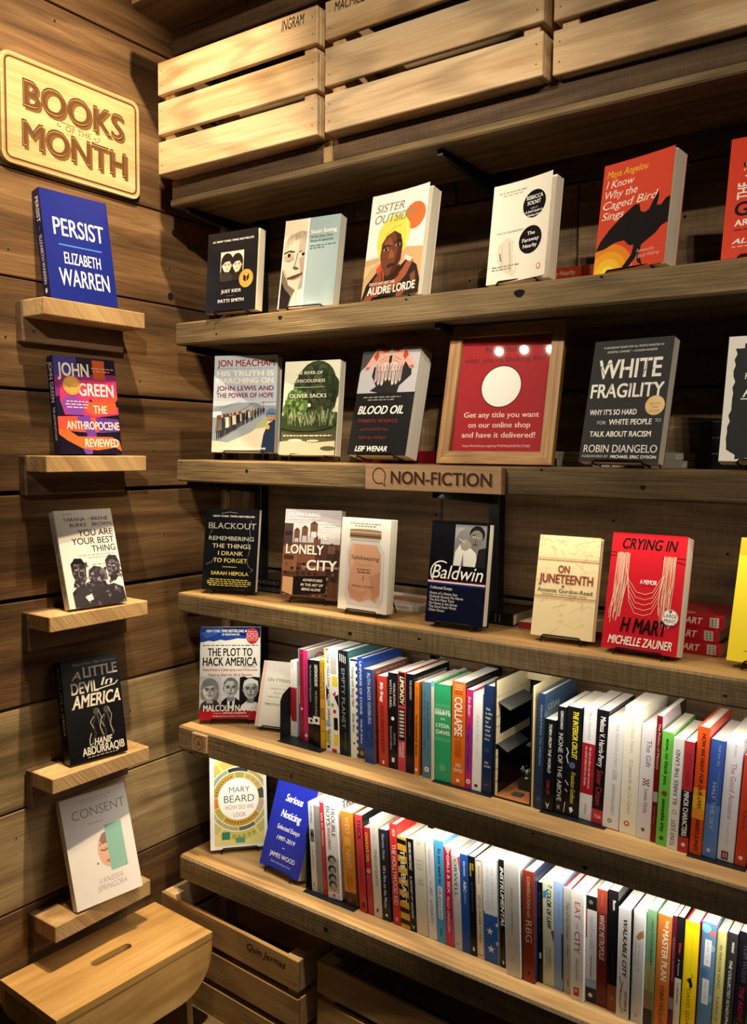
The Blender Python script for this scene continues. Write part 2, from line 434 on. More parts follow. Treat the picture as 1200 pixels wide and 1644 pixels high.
b = planks('wall_left', 'y', [1.70, 1.45, 1.20, .985, .61, .385, .152, -.072, -.305, -.541, -.770, -.993, -1.20, -1.40, FLOOR], -2.6, D,
           {4: [-.62], 6: [-.7], 8: [-.55], 10: [-.61], 12: [-.5]}, M_WALLL, {6: .009, 7: .010, 8: .008},
           {3: 0.0, 4: .02, 5: -.02, 6: -.05, 7: -.1, 8: -.16, 9: .05, 10: .02, 11: -.10, 12: -.15}, (9, 10))
for (y, z) in ((-.30, .30), (-.245, .285), (-.37, .258), (-.05, .115), (.02, .02), (-.36, .44), (.075, .475), (-.02, .19), (.05, -.19), (-.06, -.62), (.06, -.69), (-.37, -.83), (-.33, .66), (-.24, .95), (.06, -.34)):
    b.mesh([(G + .0012, y + .0022 * math.cos(k), z + .0022 * math.sin(k)) for k in [i * PI / 4 for i in range(8)]], [tuple(range(8))], M_HOLE)
b.mesh([(G + .0012, .078 + .009 * math.cos(k), .408 + .010 * math.sin(k)) for k in [i * PI / 6 for i in range(12)]], [tuple(range(12))], M_HOLE)
tag(b.build('wall_left'), kind='structure')
b = planks('wall_back', 'x', [1.70, 1.45, 1.20, .95, .735, .571, .36, .152, -.048, -.291, -.489, -.70, -.90, -1.12, -1.35, FLOOR], G, 3.2,
           {4: [.32, .60], 5: [.888, 1.75], 6: [.41, 1.3], 7: [.2, 1.5], 8: [.577, 1.6], 9: [.9], 10: [.35, 1.2]}, M_WALLB, {5: .006, 6: .006, 8: .008, 9: .007})
for (x, z) in ((.80, .46), (.93, .49), (.64, .40), (1.10, .47), (.56, -.12), (.98, -.11), (1.2, -.16), (.45, .42), (1.15, .22), (.70, .49)):
    b.mesh([(x + .0028 * math.cos(k), D - .0014, z + .0028 * math.sin(k)) for k in [-i * PI / 4 for i in range(8)]], [tuple(range(8))], M_HOLE)
tag(b.build('wall_back'), kind='structure')
b = MB(); b.box(-.17, -2.6, FLOOR - .05, 3.2, D + .06, FLOOR, floor_mat()); tag(b.build('floor'), kind='structure')
b = MB(); b.box(-.1055, .249, -1.12, -.088, .2795, 1.1, M_LEDGE, .002); tag(b.build('trim_1'), kind='structure')
b = MB(); b.box(-.0875, .264, -1.12, .012, .2795, 1.1, wood('corner_board_wood', '3a291a', '5f4731', '7b5e42', 'z'), .002); tag(b.build('trim_2'), kind='structure')

# ------------------------------------------------------------------ steel uprights with arms, shelves
SH = {0: (.594, .622), 1: (.271, .3233), 2: (-.052, 0.0), 3: (-.369, -.3221), 4: (-.711, -.6516), 5: (-1.041, -.979)}
def upright(x, label):
    t = empty('steel_upright', (x, .266, FLOOR))
    b = MB(); b.box(-.0125, -.015, .002, .0125, .0145, 1.05 - FLOOR, M_STEEL, .0015); b.build('post', t)
    for k, (zb, zt) in SH.items():
        b = MB(); b.prism([(-.246, zb - FLOOR - .012), (-.0155, zb - FLOOR - .034), (-.0155, zb - FLOOR - .0006), (-.246, zb - FLOOR - .0006)], 0, -.0125, -.0005, M_STEEL)
        o = b.build('shelf_arm', t); fix_normals(o)
    return tag(t, label, 'shelf upright', 'steel uprights on the back wall')
upright(.029, 'dark steel upright and arms at the left end of the shelves, near the corner')
upright(.726, 'dark steel upright and arms in the middle of the shelves, beyond the navy hardback')

def shelf(k, label, front, top, holes=(), x0=0.0, x1=1.62, y0=0.0, y1=.236, bev=.004):
    zb, zt = SH[k]; b = MB(); b.cs = 3.7 * k + 1
    n = 1
    b.box(x0, y0, zb - zt, x1, y1, 0, front, bev, top=top)
    for (x, dz, r) in holes:
        pts = [(x + r * (1.5 if k % 2 else 1.2) * math.cos(a) * (1 + .25 * math.sin(3 * a)), y0 - .0006, -dz + r * math.sin(a)) for a in [i * PI / 5 for i in range(10)]]
        b.mesh(pts, [tuple(range(10))], M_HOLE)
    o = b.build('wooden_shelf', loc=(0, 0, zt))
    return tag(o, label, 'shelf', 'long wooden shelves')
shelf(1, 'top display shelf, rough grey-brown front, holding the orange and white face-out books', M_FRONT, M_BOARD, ((.335, .014, .004), (.66, .006, .002), (.90, .018, .007), (1.05, .006, .002), (.14, .035, .002)))
shelf(2, 'rough-edged wooden shelf carrying the red framed notice', M_FRONT, M_BOARD, ((.235, .022, .004), (.02, .006, .0015), (1.13, .030, .004), (.95, .005, .002)))
shelf(3, 'saw-marked wooden shelf under the bright red face-out book', M_FRSAW, M_BOARD, ((.53, .03, .0035), (.70, .018, .0025), (1.27, .030, .002)))
shelf(4, 'saw-marked wooden shelf with a small round letter tag at its left end', M_FRSAW, M_BOARD, ((.37, .040, .0025), (1.05, .045, .004), (.95, .012, .002)))
shelf(5, 'lowest long wooden shelf, holding the row of spines above the open crates', M_FRSAW, M_BOARD, ((.47, .03, .004),), bev=.005)

t = empty('wooden_shelf', (0, 0, .622))
b = MB(); b.box(-.01, -.004, -.028, 1.62, .206, -.012, M_FRONT, .003); b.build('board', t)
b = MB(); b.box(-.01, .002, -.0114, .452, .206, .032, M_DARKW, .002); b.box(.476, .002, -.0114, 1.62, .206, .030, M_DARKW, .002); b.build('fascia', t)
b = MB(); b.box(.4525, .000, -.0114, .4755, .10, .030, M_LEDGE, .001); b.build('end_block', t)
tag(t, 'dark old-wood top shelf carrying the slatted crates', 'shelf', 'long wooden shelves')

t = empty('overhead_shelf', (0, 0, .94))
b = MB(); b.box(-.012, .004, 0, 2.3, .026, .055, M_DARKW, .003); b.build('fascia', t)
b = MB(); b.box(-.012, -.115, .0556, 2.3, .24, .115, M_DARKW, .010); b.build('beam', t)
tag(t, 'heavy dark timber shelf at the very top, above the slatted crates', 'shelf')

# ------------------------------------------------------------------ crates
def crate(loc, yaw, mf, me, label, group, note=None, L=.466, Dp=.30, hs=.0725, gp=.0158, stuff=None):
    """three-slat pine crate, front facing -y, origin at the front left bottom corner"""
    t = empty('slatted_crate', loc, (0, 0, yaw)); th = .011; H = 3 * hs + 2 * gp
    for i in range(3):
        z = i * (hs + gp)
        b = MB(); b.cs = loc[0] * 40 + i * 7.3 + 2
        b.box(0, 0, z, L, th, z + hs, mf, .0015)
        for xx in (.012, L - .012):
            for zz in (z + .02, z + hs - .02):
                b.mesh([(xx + .0014 * math.cos(a), -.0003, zz + .0014 * math.sin(a)) for a in [k * PI / 3 for k in range(6)]], [tuple(range(6))], M_HOLE)
        if note and i == 2:
            F = Face(b, lambda u, v, o, z=z: (u * L, -o - .0002, z + hs * (1 - v)), L, hs, .6)
            F.text(note[0], note[1], note[2], note[3], note[4], '17110c', 'bi')
        b.build('front_slat', t)
        b = MB(); b.cs = loc[0] * 31 + i; b.box(0, Dp - th, z, L, Dp, z + hs, mf, .0015); b.build('back_slat', t)
    for x in (0, L - th):
        for i in range(3):
            z = i * (hs + gp); b = MB(); b.cs = x * 90 + i * 3 + loc[0]
            b.box(x, th + .0004, z, x + th, Dp - th - .0004, z + hs, me, .0015); b.build('end_slat', t)
    for x in (th + .0004, L - th - .0304):
        for y in (th + .0004, Dp - th - .0304):
            b = MB(); b.box(x, y, .0116, x + .03, y + .03, H - .001, me, .001); b.build('corner_post', t)
    b = MB(); b.box(th + .0004, th + .0004, 0, L - th - .0004, Dp - th - .0004, .0112, mf); b.build('base_board', t)
    return tag(t, label, 'crate', group)
TZ = .6545
GC = 'slatted crates on the top shelf'
crate((.0, -.046, TZ), R(1.0), M_PINE, M_PINEY, 'warmly lit slatted pine crate with a handwritten word, beside the corner', GC, ('INGRAM', .80, .93, .10, .38), Dp=.24)
crate((.484, -.036, TZ), R(.4), M_PINE, M_PINEY, 'middle slatted pine crate, second from the corner on the top shelf', GC, ('MACMILLAN', .05, .26, .10, .34), Dp=.24)
crate((.962, -.020, TZ), R(0), M_PINE, M_PINEY, 'slatted pine crate furthest right on the top shelf, with one round knot', GC, Dp=.22)
LZ = -1.354
GL = 'slatted crates under the lowest shelf'
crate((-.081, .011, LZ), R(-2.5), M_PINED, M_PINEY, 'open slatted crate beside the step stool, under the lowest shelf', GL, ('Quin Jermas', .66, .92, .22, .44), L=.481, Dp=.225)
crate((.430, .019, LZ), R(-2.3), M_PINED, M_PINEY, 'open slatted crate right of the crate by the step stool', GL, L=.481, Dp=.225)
b = MB(); b.box(-.095, -.035, -.045, 1.62, .245, 0, M_FRSAW, .003)
tag(b.build('wooden_shelf', loc=(0, 0, LZ - .0006)), 'low wooden shelf carrying the two open crates', 'shelf', 'long wooden shelves')
for (xx) in (.30, 1.2):
    b = MB(); b.box(xx, .03, 0, xx + .05, .25, LZ - .0462 - FLOOR, M_DARKW, .002)
    tag(b.build('shelf_support', loc=(0, 0, FLOOR)), 'dark timber support under the low crate shelf', 'support', 'supports of the low crate shelf')
b = MB(); b.mesh([(0, 0, 0), (.075, -.004, 0), (.078, .052, .002), (.002, .056, .003)], [(0, 1, 2, 3)], paint('cfd0cc', .6))
b.mesh([(0, 0, -.001), (.075, -.004, -.001), (.078, .052, .001), (.002, .056, .002)], [(3, 2, 1, 0)], paint('cfd0cc', .6))
o = b.build('paper_slip', loc=(.27, .012, LZ + .0122)); tag(o, 'pale slip of paper lying inside the crate beside the step stool', 'paper')

# ------------------------------------------------------------------ display ledges on the left wall
LEDZ = (.336, .009, -.331, -.682, -1.010)
LT = (.036, .035, .034, .034, .038)
LL = ('topmost display ledge, under the deep blue face-out book', 'second display ledge from the top, under the purple and orange face-out book',
      'third display ledge from the top, under the white book with painted figures', 'fourth display ledge from the top, under the black book with white lettering',
      'lowest display ledge, just above the step stool')
for z, th, lb in zip(LEDZ, LT, LL):
    t = empty('display_ledge', (G, -.214, z))
    b = MB(); b.cs = z * 50 + 40; b.box(.0235, -.130, -th, .1005, .130, 0, M_LEDGE, .0018); b.build('ledge_board', t)
    b = MB(); b.cs = z * 30 + 40; b.box(.0015, -.132, -.086, .023, .129, -.0005, M_LEDGB, .0015)
    b.build('backing_board', t)
    for y in (-.105, .105):
        b = MB(); b.mesh([(.0240, y + .004 * math.cos(a), -.062 + .004 * math.sin(a)) for a in [i * PI / 6 for i in range(12)]] + [(.0240, y + .0022 * math.cos(a), -.062 + .0022 * math.sin(a)) for a in [i * PI / 6 for i in range(12)]],
               [(i, (i + 1) % 12, 12 + (i + 1) % 12, 12 + i) for i in range(12)], paint('6b6057', .4, .8))
        b.mesh([(.0236, y + .0036 * math.cos(a), -.062 + .0036 * math.sin(a)) for a in [i * PI / 6 for i in range(12)]], [tuple(range(12))], M_HOLE)
        b.build('screw_hole', t)
    tag(t, lb, 'ledge', 'display ledges on the left wall')

# ------------------------------------------------------------------ signs
def rrect(w, h, r, n=6):
    pts = []
    for cx, cy, a0 in ((w - r, h - r, 0), (r, h - r, 90), (r, r, 180), (w - r, r, 270)):
        for i in range(n + 1):
            a = R(a0 + 90 * i / n); pts.append((cx + r * math.cos(a), cy + r * math.sin(a)))
    return pts
SW, SHH = .352, .225
t = empty('engraved_sign', (G + .0008, -.376, .6175), (0, 0, 0))
b = MB(); b.prism(rrect(SW, SHH, .02), 0, 0, .011, M_SIGN); o = b.build('board', t); fix_normals(o)
b = MB()
F = Face(b, lambda u, v, o: (.0110 + o, u * SW, SHH * (1 - v)), SW, SHH, .7)
def ringband(F, w, h, ins, wd, r, col):
    a = [((p[0] + ins) / w, 1 - (p[1] + ins) / h) for p in rrect(w - 2 * ins, h - 2 * ins, r)]
    i2 = ins + wd; c = [((p[0] + i2) / w, 1 - (p[1] + i2) / h) for p in rrect(w - 2 * i2, h - 2 * i2, max(r - wd, .002))]
    o = F.lay(); n = len(a); P = [F.surf(p[0], p[1], o) for p in a + c]
    F.mb.mesh(P, [(i, (i + 1) % n, n + (i + 1) % n, n + i) for i in range(n)], F.M(col))
ringband(F, SW, SHH, .0062, .0010, .016, '7a5226'); ringband(F, SW, SHH, .0082, .0044, .015, '5b3a1b')
for s_, u0, u1, v0, v1 in (('BOOKS', .145, .865, .20, .45), ('MONTH', .135, .885, .575, .815)):
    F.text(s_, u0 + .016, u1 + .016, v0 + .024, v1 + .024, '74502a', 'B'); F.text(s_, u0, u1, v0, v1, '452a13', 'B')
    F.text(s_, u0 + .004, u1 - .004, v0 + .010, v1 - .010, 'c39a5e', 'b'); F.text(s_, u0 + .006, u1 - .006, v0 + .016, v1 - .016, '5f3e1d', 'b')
F.text('OF THE', .43, .615, .495, .545, '8a5f30', 's')
F.line([(.36, .45), (.40, .475), (.45, .482), (.50, .478)], .004, '8a5f30'); F.line([(.62, .565), (.66, .555), (.685, .52), (.67, .50)], .004, '8a5f30')
F.line([(.38, .49), (.37, .51), (.385, .525), (.40, .515)], .004, '8a5f30'); F.line([(.635, .52), (.65, .53), (.655, .515)], .004, '8a5f30')
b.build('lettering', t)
tag(t, 'pale engraved wooden sign with burnt-in lettering above the deep blue book', 'sign')

t = empty('shelf_sign', (.577, -.0161, -.0505))
b = MB(); b.box(0, 0, 0, .303, .0155, .0490, M_TAG, .0008); b.build('block', t)
b = MB(); F = Face(b, lambda u, v, o: (u * .303, -o, .049 * (1 - v)), .303, .049, .7)
F.text('NON-FICTION', .215, .945, .29, .78, '8c6a46', 'B'); F.text('NON-FICTION', .208, .935, .25, .73, '3a2416', 'B')
F.ring(.113, .45, .046, .054, 62, 398, '2c1a10', 30); F.line([(.136, .72), (.162, .86), (.157, .66)], .006, '2c1a10')
b.build('lettering', t); tag(t, 'pale wooden block with dark lettering and a speech bubble, on a shelf front', 'sign')
t = empty('shelf_tag', (.0585, -.0087, -.6985))
b = MB(); b.box(0, 0, 0, .049, .0082, .0430, M_TAG, .001); b.build('block', t)
b = MB(); F = Face(b, lambda u, v, o: (u * .049, -o, .043 * (1 - v)), .049, .043, .7)
F.ring(.5, .5, .30, .335, 0, 360, '2c1a10', 28); F.text('A', .37, .63, .33, .67, '2c1a10', ''); b.build('lettering', t)
tag(t, 'small square wooden tag with a circled letter on a shelf end', 'sign')

# ------------------------------------------------------------------ step stool
def stool():
    t = empty('step_stool', (-.0754, -.0135, FLOOR), (0, 0, R(-92)))
    # local x runs along the wall away from the corner, local y out from the wall
    Ls, Ws, H = .411, .216, -1.120 - FLOOR
    b = MB(); sl = [(Ls * .5 + p[0] - .052, Ws * .5 + p[1] - .0115) for p in rrect(.104, .023, .0112, 5)]
    out = [(0, 0), (Ls, 0), (Ls, Ws), (0, Ws)]
    tri = tessellate_polygon([[Vector((p[0], p[1], 0)) for p in out], [Vector((p[0], p[1], 0)) for p in sl[::-1]]])
    al = out + sl[::-1]; n = len(al); th = .016
    vs = [(p[0], p[1], H) for p in al] + [(p[0], p[1], H - th) for p in al]
    fs = [tuple(x) for x in tri] + [tuple(n + i for i in x[::-1]) for x in tri]
    fs += [(i, (i + 1) % 4, n + (i + 1) % 4, n + i) for i in range(4)]
    ns = len(sl); fs += [(4 + i, 4 + (i + 1) % ns, n + 4 + (i + 1) % ns, n + 4 + i) for i in range(ns)]
    b.mesh(vs, fs, M_BAMX); o = b.build('seat', t); fix_normals(o)
    d = .118; r = .095
    prof = [(0, H - th - .0004)] + [(r - r * math.cos(a), H - th - d + r - r * math.sin(a)) for a in [R(90) * i / 8 for i in range(9)]]
    prof += [(Ls - p[0], p[1]) for p in prof[::-1]]
    for y in (Ws - .017, .001):
        b = MB(); b.prism(prof, 1, y, y + .016, M_BAMX); o = b.build('apron', t); fix_normals(o)
    for s_ in (0, 1):
        b = MB(); x0, x1 = (.055, .030) if s_ == 0 else (Ls - .055, Ls - .030)
        w0 = .016 * (1 if s_ == 0 else -1)
        b.prism([(x0, H - th - .0006), (x0 + w0, H - th - .0006), (x1 + w0, .0005), (x1, .0005)], 1, .020, Ws - .020, M_BAMZ)
        o = b.build('leg_panel', t); fix_normals(o)
    return tag(t, 'low bamboo step stool with a slotted seat in the corner', 'stool')
M_BAMX = wood('stool_bamboo_seat', 'b5884c', 'd0a15e', 'e0b676', 'x', rings=0.2, fine=0.3, knots=0.0, rough=0.4, bump=0.05, patch=0.25)
M_BAMZ = wood('stool_bamboo_leg', 'a8793f', 'bd8e4d', 'cda061', 'z', rings=0.2, fine=0.3, knots=0.0, rough=0.45, bump=0.05, patch=0.25)
stool()

# ------------------------------------------------------------------ books
def book(label, loc, rot, w, t, h, bg, front=None, spine=None, sbg=None, hard=False, flare=0.0, gloss=.22, group=None, bbg=None, cream=False, name='book', sticker=None):
    """canonical book: front cover faces -y, spine at x = 0, thickness along +y. Parts: cover, page_block"""
    root = empty(name, loc, rot); top = .0004
    ct = .0022 if hard else .0006
    ins = .003 if hard else .0006
    m = paint(bg, gloss); ms = paint(sbg or bg, gloss); mb_ = paint(bbg or bg, gloss)
    b = MB()
    def fl(u):
        u = min(max(u, 0), 1); i = min(int(u * 10), 9); a, c = i / 10, (i + 1) / 10
        return flare * (a * a + (c * c - a * a) * (u - a) * 10)
    nx = 10 if flare else 1
    for i in range(nx):
        u0, u1 = i / nx, (i + 1) / nx
        a0, a1 = -fl(u0), -fl(u1); x0, x1 = u0 * w, u1 * w
        b.face([(x0, a0, 0), (x1, a1, 0), (x1, a1, h), (x0, a0, h)], m)
        b.face([(x1, a1 + ct, 0), (x0, a0 + ct, 0), (x0, a0 + ct, h), (x1, a1 + ct, h)], paint('f0ece4', .6) if flare else m)
        b.face([(x0, a0, h), (x1, a1, h), (x1, a1 + ct, h), (x0, a0 + ct, h)], m)
        b.face([(x0, a0 + ct, 0), (x1, a1 + ct, 0), (x1, a1, 0), (x0, a0, 0)], m)
    b.face([(w, -fl(1), 0), (w, ct - fl(1), 0), (w, ct - fl(1), h), (w, -fl(1), h)], m)
    # spine with softened edges, back board
    e = min(.0012, t * .2)
    prof = [(ct, ct), (0.0, ct), (-.0, e), (-.0006, 2.2 * e), (-.0006, t - 2.2 * e), (0, t - e), (0, t), (ct, t)]
    prof = [(0.0, 0.0), (-.0004, e), (-.0004, t - e), (0.0, t), (ct, t), (ct, 0.0)]
    n = len(prof)
    b.mesh([(p[0], p[1], 0) for p in prof] + [(p[0], p[1], h) for p in prof],
           [((i + 1) % n, i, n + i, n + (i + 1) % n) for i in range(n - 1)] + [tuple(range(n)), tuple(range(2 * n - 1, n - 1, -1))], ms)
    b.box(ct, t - ct, 0, w, t, h, mb_)
    if front:
        F = Face(b, lambda u, v, o: (u * w, -fl(u) - o, h * (1 - v)), w, h, gloss); F.strips = 10 if flare else 1
        front(F); top = F.k * 0.000014 + .0003
    if spine:
        S = Face(b, lambda u, v, o: (-.0004 - o, t * (1 - u), h * (1 - v)), t, h, gloss); spine(S)
    b.build('cover', root)
    p = MB(); p.box(ct + .0003, ct + .0002, ins, w - ins, t - ct - .0002, h - ins, M_PAGE); p.build('page_block', root)
    if sticker:
        lab, fn = sticker
        q = MB(); SF = Face(q, lambda u, v, o: (u * w, -fl(u) - top - o, h * (1 - v)), w, h, .3); SF.strips = 10 if flare else 1; fn(SF); s_ = q.build('sticker', root); s_['label'] = lab
    return tag(root, label, 'book', group)

def easel(bk, shelf_z, w, t, h, label):
    """bent-wire stand behind and under a leaning book, in the book's own axes, feet on the shelf"""
    Mx = Matrix.LocRotScale(bk.location, bk.rotation_euler, None); Mi = bk.location.copy(); Mi.z = shelf_z
    r = .0015
    def W(x, y, z): return Mx @ Vector((x, y, z)) - Mi
    def onshelf(v): return Vector((v.x, v.y, r + .0002))
    b = MB(); xa, xb = w * .22, w * .80
    fl_, fr_ = W(xa, -.0035, .0025), W(xb, -.0035, .0025)
    b.tube([W(xa - .004, -.0025, -.0024), W(xa - .001, -.0035, .001), fl_, fr_, W(xb + .001, -.0035, .001), W(xb + .004, -.0025, -.0024)], r, M_WIRE)
    for x in (xa - .004, xb + .004):
        f = onshelf(W(x, -.004, -.0024)); bk_ = W(x, t + .0036, -.0024)
        bk_.z = max(bk_.z, r + .0002)
        b.tube([W(x, -.0025, -.0024), W(x, t * .5, -.0024) if W(x, t * .5, -.0024).z > r else onshelf(W(x, t * .5, -.0024)), bk_, W(x + (w * .12 if x < w / 2 else -w * .12), t + .0036, h * .55)], r, M_WIRE)
        b.tube([W(x, -.0025, -.0024), f], r, M_WIRE)
        top = W(w * .5, t + .0036, h * .5)
        b.tube([W(x + (w * .12 if x < w / 2 else -w * .12), t + .0036, h * .55), onshelf(W(x, t + .045, 0))], r, M_WIRE)
    b.tube([W(xa - .004 + w * .12, t + .0036, h * .55), W(xb + .004 - w * .12, t + .0036, h * .55)], r, M_WIRE)
    o = b.build('book_easel', loc=Mi, smooth=True)
    return tag(o, label, 'book stand', 'wire book stands')

def head(F, cu, cv, r, skin, hair, dark, style='short', lips=None, tone=None, turn=0.0):
    """a simple printed portrait head; r = half face width"""
    k = F.w / F.h
    if style == 'long': F.ell(cu, cv - .05 * r / .1 * k, r * 1.45, hair, rv=r * 1.75 * k); F.rect(cu - r * 1.4, cu + r * 1.4, cv, cv + r * 1.9 * k, hair)
    if style == 'bob': F.ell(cu, cv - .25 * r * k, r * 1.38, hair, rv=r * 1.55 * k); F.ell(cu - r * .9, cv + .6 * r * k, r * .5, hair, rv=r * .9 * k); F.ell(cu + r * .9, cv + .6 * r * k, r * .5, hair, rv=r * .9 * k)
    F.poly([(cu - .42 * r, cv + .7 * r * k), (cu + .42 * r, cv + .7 * r * k), (cu + .5 * r, cv + 1.9 * r * k), (cu - .5 * r, cv + 1.9 * r * k)], tone or skin)
    if style in ('short', 'swept'): F.ell(cu, cv - .30 * r * k, r * 1.06, hair, rv=r * 1.22 * k)
    F.ell(cu - r, cv + .1 * r * k, r * .16, tone or skin, rv=r * .28 * k); F.ell(cu + r, cv + .1 * r * k, r * .16, tone or skin, rv=r * .28 * k)
    F.ell(cu, cv, r, skin, rv=r * 1.32 * k, n=28)
    if tone: F.poly([(cu + .35 * r, cv - 1.2 * r * k), (cu + .98 * r, cv - .4 * r * k), (cu + .9 * r, cv + .5 * r * k), (cu + .3 * r, cv + 1.25 * r * k), (cu + .55 * r, cv + .3 * r * k), (cu + .45 * r, cv - .3 * r * k)], tone)
    if style == 'swept': F.poly([(cu - 1.05 * r, cv - .35 * r * k), (cu - .9 * r, cv - 1.15 * r * k), (cu, cv - 1.55 * r * k), (cu + 1.0 * r, cv - 1.15 * r * k), (cu + 1.08 * r, cv - .4 * r * k), (cu + .5 * r, cv - .85 * r * k), (cu - .4 * r, cv - .75 * r * k)], hair)
    if style in ('long', 'bob'): F.poly([(cu - 1.0 * r, cv - .1 * r * k), (cu - .95 * r, cv - 1.0 * r * k), (cu, cv - 1.45 * r * k), (cu + .95 * r, cv - 1.0 * r * k), (cu + 1.0 * r, cv - .1 * r * k), (cu + .6 * r, cv - .75 * r * k), (cu - .5 * r, cv - .6 * r * k)], hair)
    sd = tone or dark
    for s in (-1, 1):
        ex = cu + s * .42 * r + turn * r
        F.ell(ex, cv - .06 * r * k, r * .32, sd, rv=r * .20 * k)
        F.ell(ex, cv - .01 * r * k, r * .18, 'd0c8be', rv=r * .08 * k); F.ell(ex, cv - .02 * r * k, r * .10, dark)
        F.line([(ex - .30 * r, cv - .24 * r * k), (ex - .05 * r * s, cv - .34 * r * k), (ex + .30 * r, cv - .24 * r * k)], r * .11, dark)
        F.line([(ex - .24 * r, cv - .08 * r * k), (ex, cv - .13 * r * k), (ex + .24 * r, cv - .06 * r * k)], r * .06, dark)
    F.poly([(cu + turn * r - .10 * r, cv - .1 * r * k), (cu + turn * r + .08 * r, cv - .1 * r * k), (cu + turn * r + .22 * r, cv + .44 * r * k), (cu + turn * r - .05 * r, cv + .48 * r * k)], sd)
    F.line([(cu + turn * r - .17 * r, cv + .42 * r * k), (cu + turn * r, cv + .49 * r * k), (cu + turn * r + .17 * r, cv + .42 * r * k)], r * .08, dark)
    F.ell(cu + turn * r, cv + .78 * r * k, r * .34, lips or sd, rv=r * .12 * k)
    F.line([(cu + turn * r - .36 * r, cv + .78 * r * k), (cu + turn * r, cv + .75 * r * k), (cu + turn * r + .36 * r, cv + .77 * r * k)], r * .07, dark)
    F.line([(cu + turn * r - .30 * r, cv + 1.02 * r * k), (cu + turn * r + .2 * r, cv + 1.03 * r * k)], r * .07, sd)
    F.line([(cu - .55 * r, cv + .45 * r * k), (cu - .42 * r, cv + .75 * r * k)], r * .07, sd); F.line([(cu + .52 * r, cv + .45 * r * k), (cu + .42 * r, cv + .75 * r * k)], r * .07, sd)
    if style == 'short': F.poly([(cu - 1.05 * r, cv + .05 * r * k), (cu - 1.04 * r, cv - .8 * r * k), (cu - .5 * r, cv - 1.42 * r * k), (cu + .5 * r, cv - 1.42 * r * k), (cu + 1.04 * r, cv - .8 * r * k), (cu + 1.05 * r, cv + .05 * r * k), (cu + .86 * r, cv - .55 * r * k), (cu + .5 * r, cv - 1.0 * r * k), (cu - .5 * r, cv - 1.02 * r * k), (cu - .86 * r, cv - .55 * r * k)], hair)

WH = 'f2f0ea'
# ---- covers ---------------------------------------------------------------
def c_justkids(F):
    F.text('#1 NEW YORK TIMES BESTSELLER', .10, .92, .100, .122, WH, 'bs')
    F.rect(.27, .73, .25, .62, 'd9cfbb'); F.rect(.27, .73, .50, .62, '5a5148')
    for cu, cv, r, st in ((.40, .42, .085, 'long'), (.605, .425, .08, 'long')):
        head(F, cu, cv, r, 'e6d9c3', '231e1b', '4a3c32', st, tone='c9b79c')
    F.poly([(.27, .62), (.29, .53), (.37, .50), (.47, .51), (.53, .57), (.55, .62)], '38312c'); F.poly([(.5, .62), (.53, .53), (.62, .51), (.70, .53), (.73, .62)], '2a2421')
    F.lines([('JUST KIDS', .31, .70, .725, .763), ('PATTI SMITH', .25, .77, .843, .882)], WH, 'bs'); F.line([(.42, .803), (.58, .803)], .003, '8a8478')
def s_seal(cu, cv, r, dark='8a6a22'):
    def fn(F):
        F.ell(cu, cv, r, 'c9a24a', n=32); F.ring(cu, cv, r * .84, r * .88, 0, 360, dark, 30); F.ring(cu, cv, r * .60, r * .64, 0, 360, dark, 30)
        k = F.w / F.h
        F.poly([(cu - .02 * r, cv - .25 * r * k), (cu - .02 * r, cv + .42 * r * k), (cu - .42 * r, cv + .15 * r * k), (cu - .40 * r, cv - .45 * r * k)], '2a2414')
        F.poly([(cu + .06 * r, cv - .20 * r * k), (cu + .42 * r, cv - .50 * r * k), (cu + .42 * r, cv + .05 * r * k), (cu + .06 * r, cv + .36 * r * k)], '2a2414')
    return fn
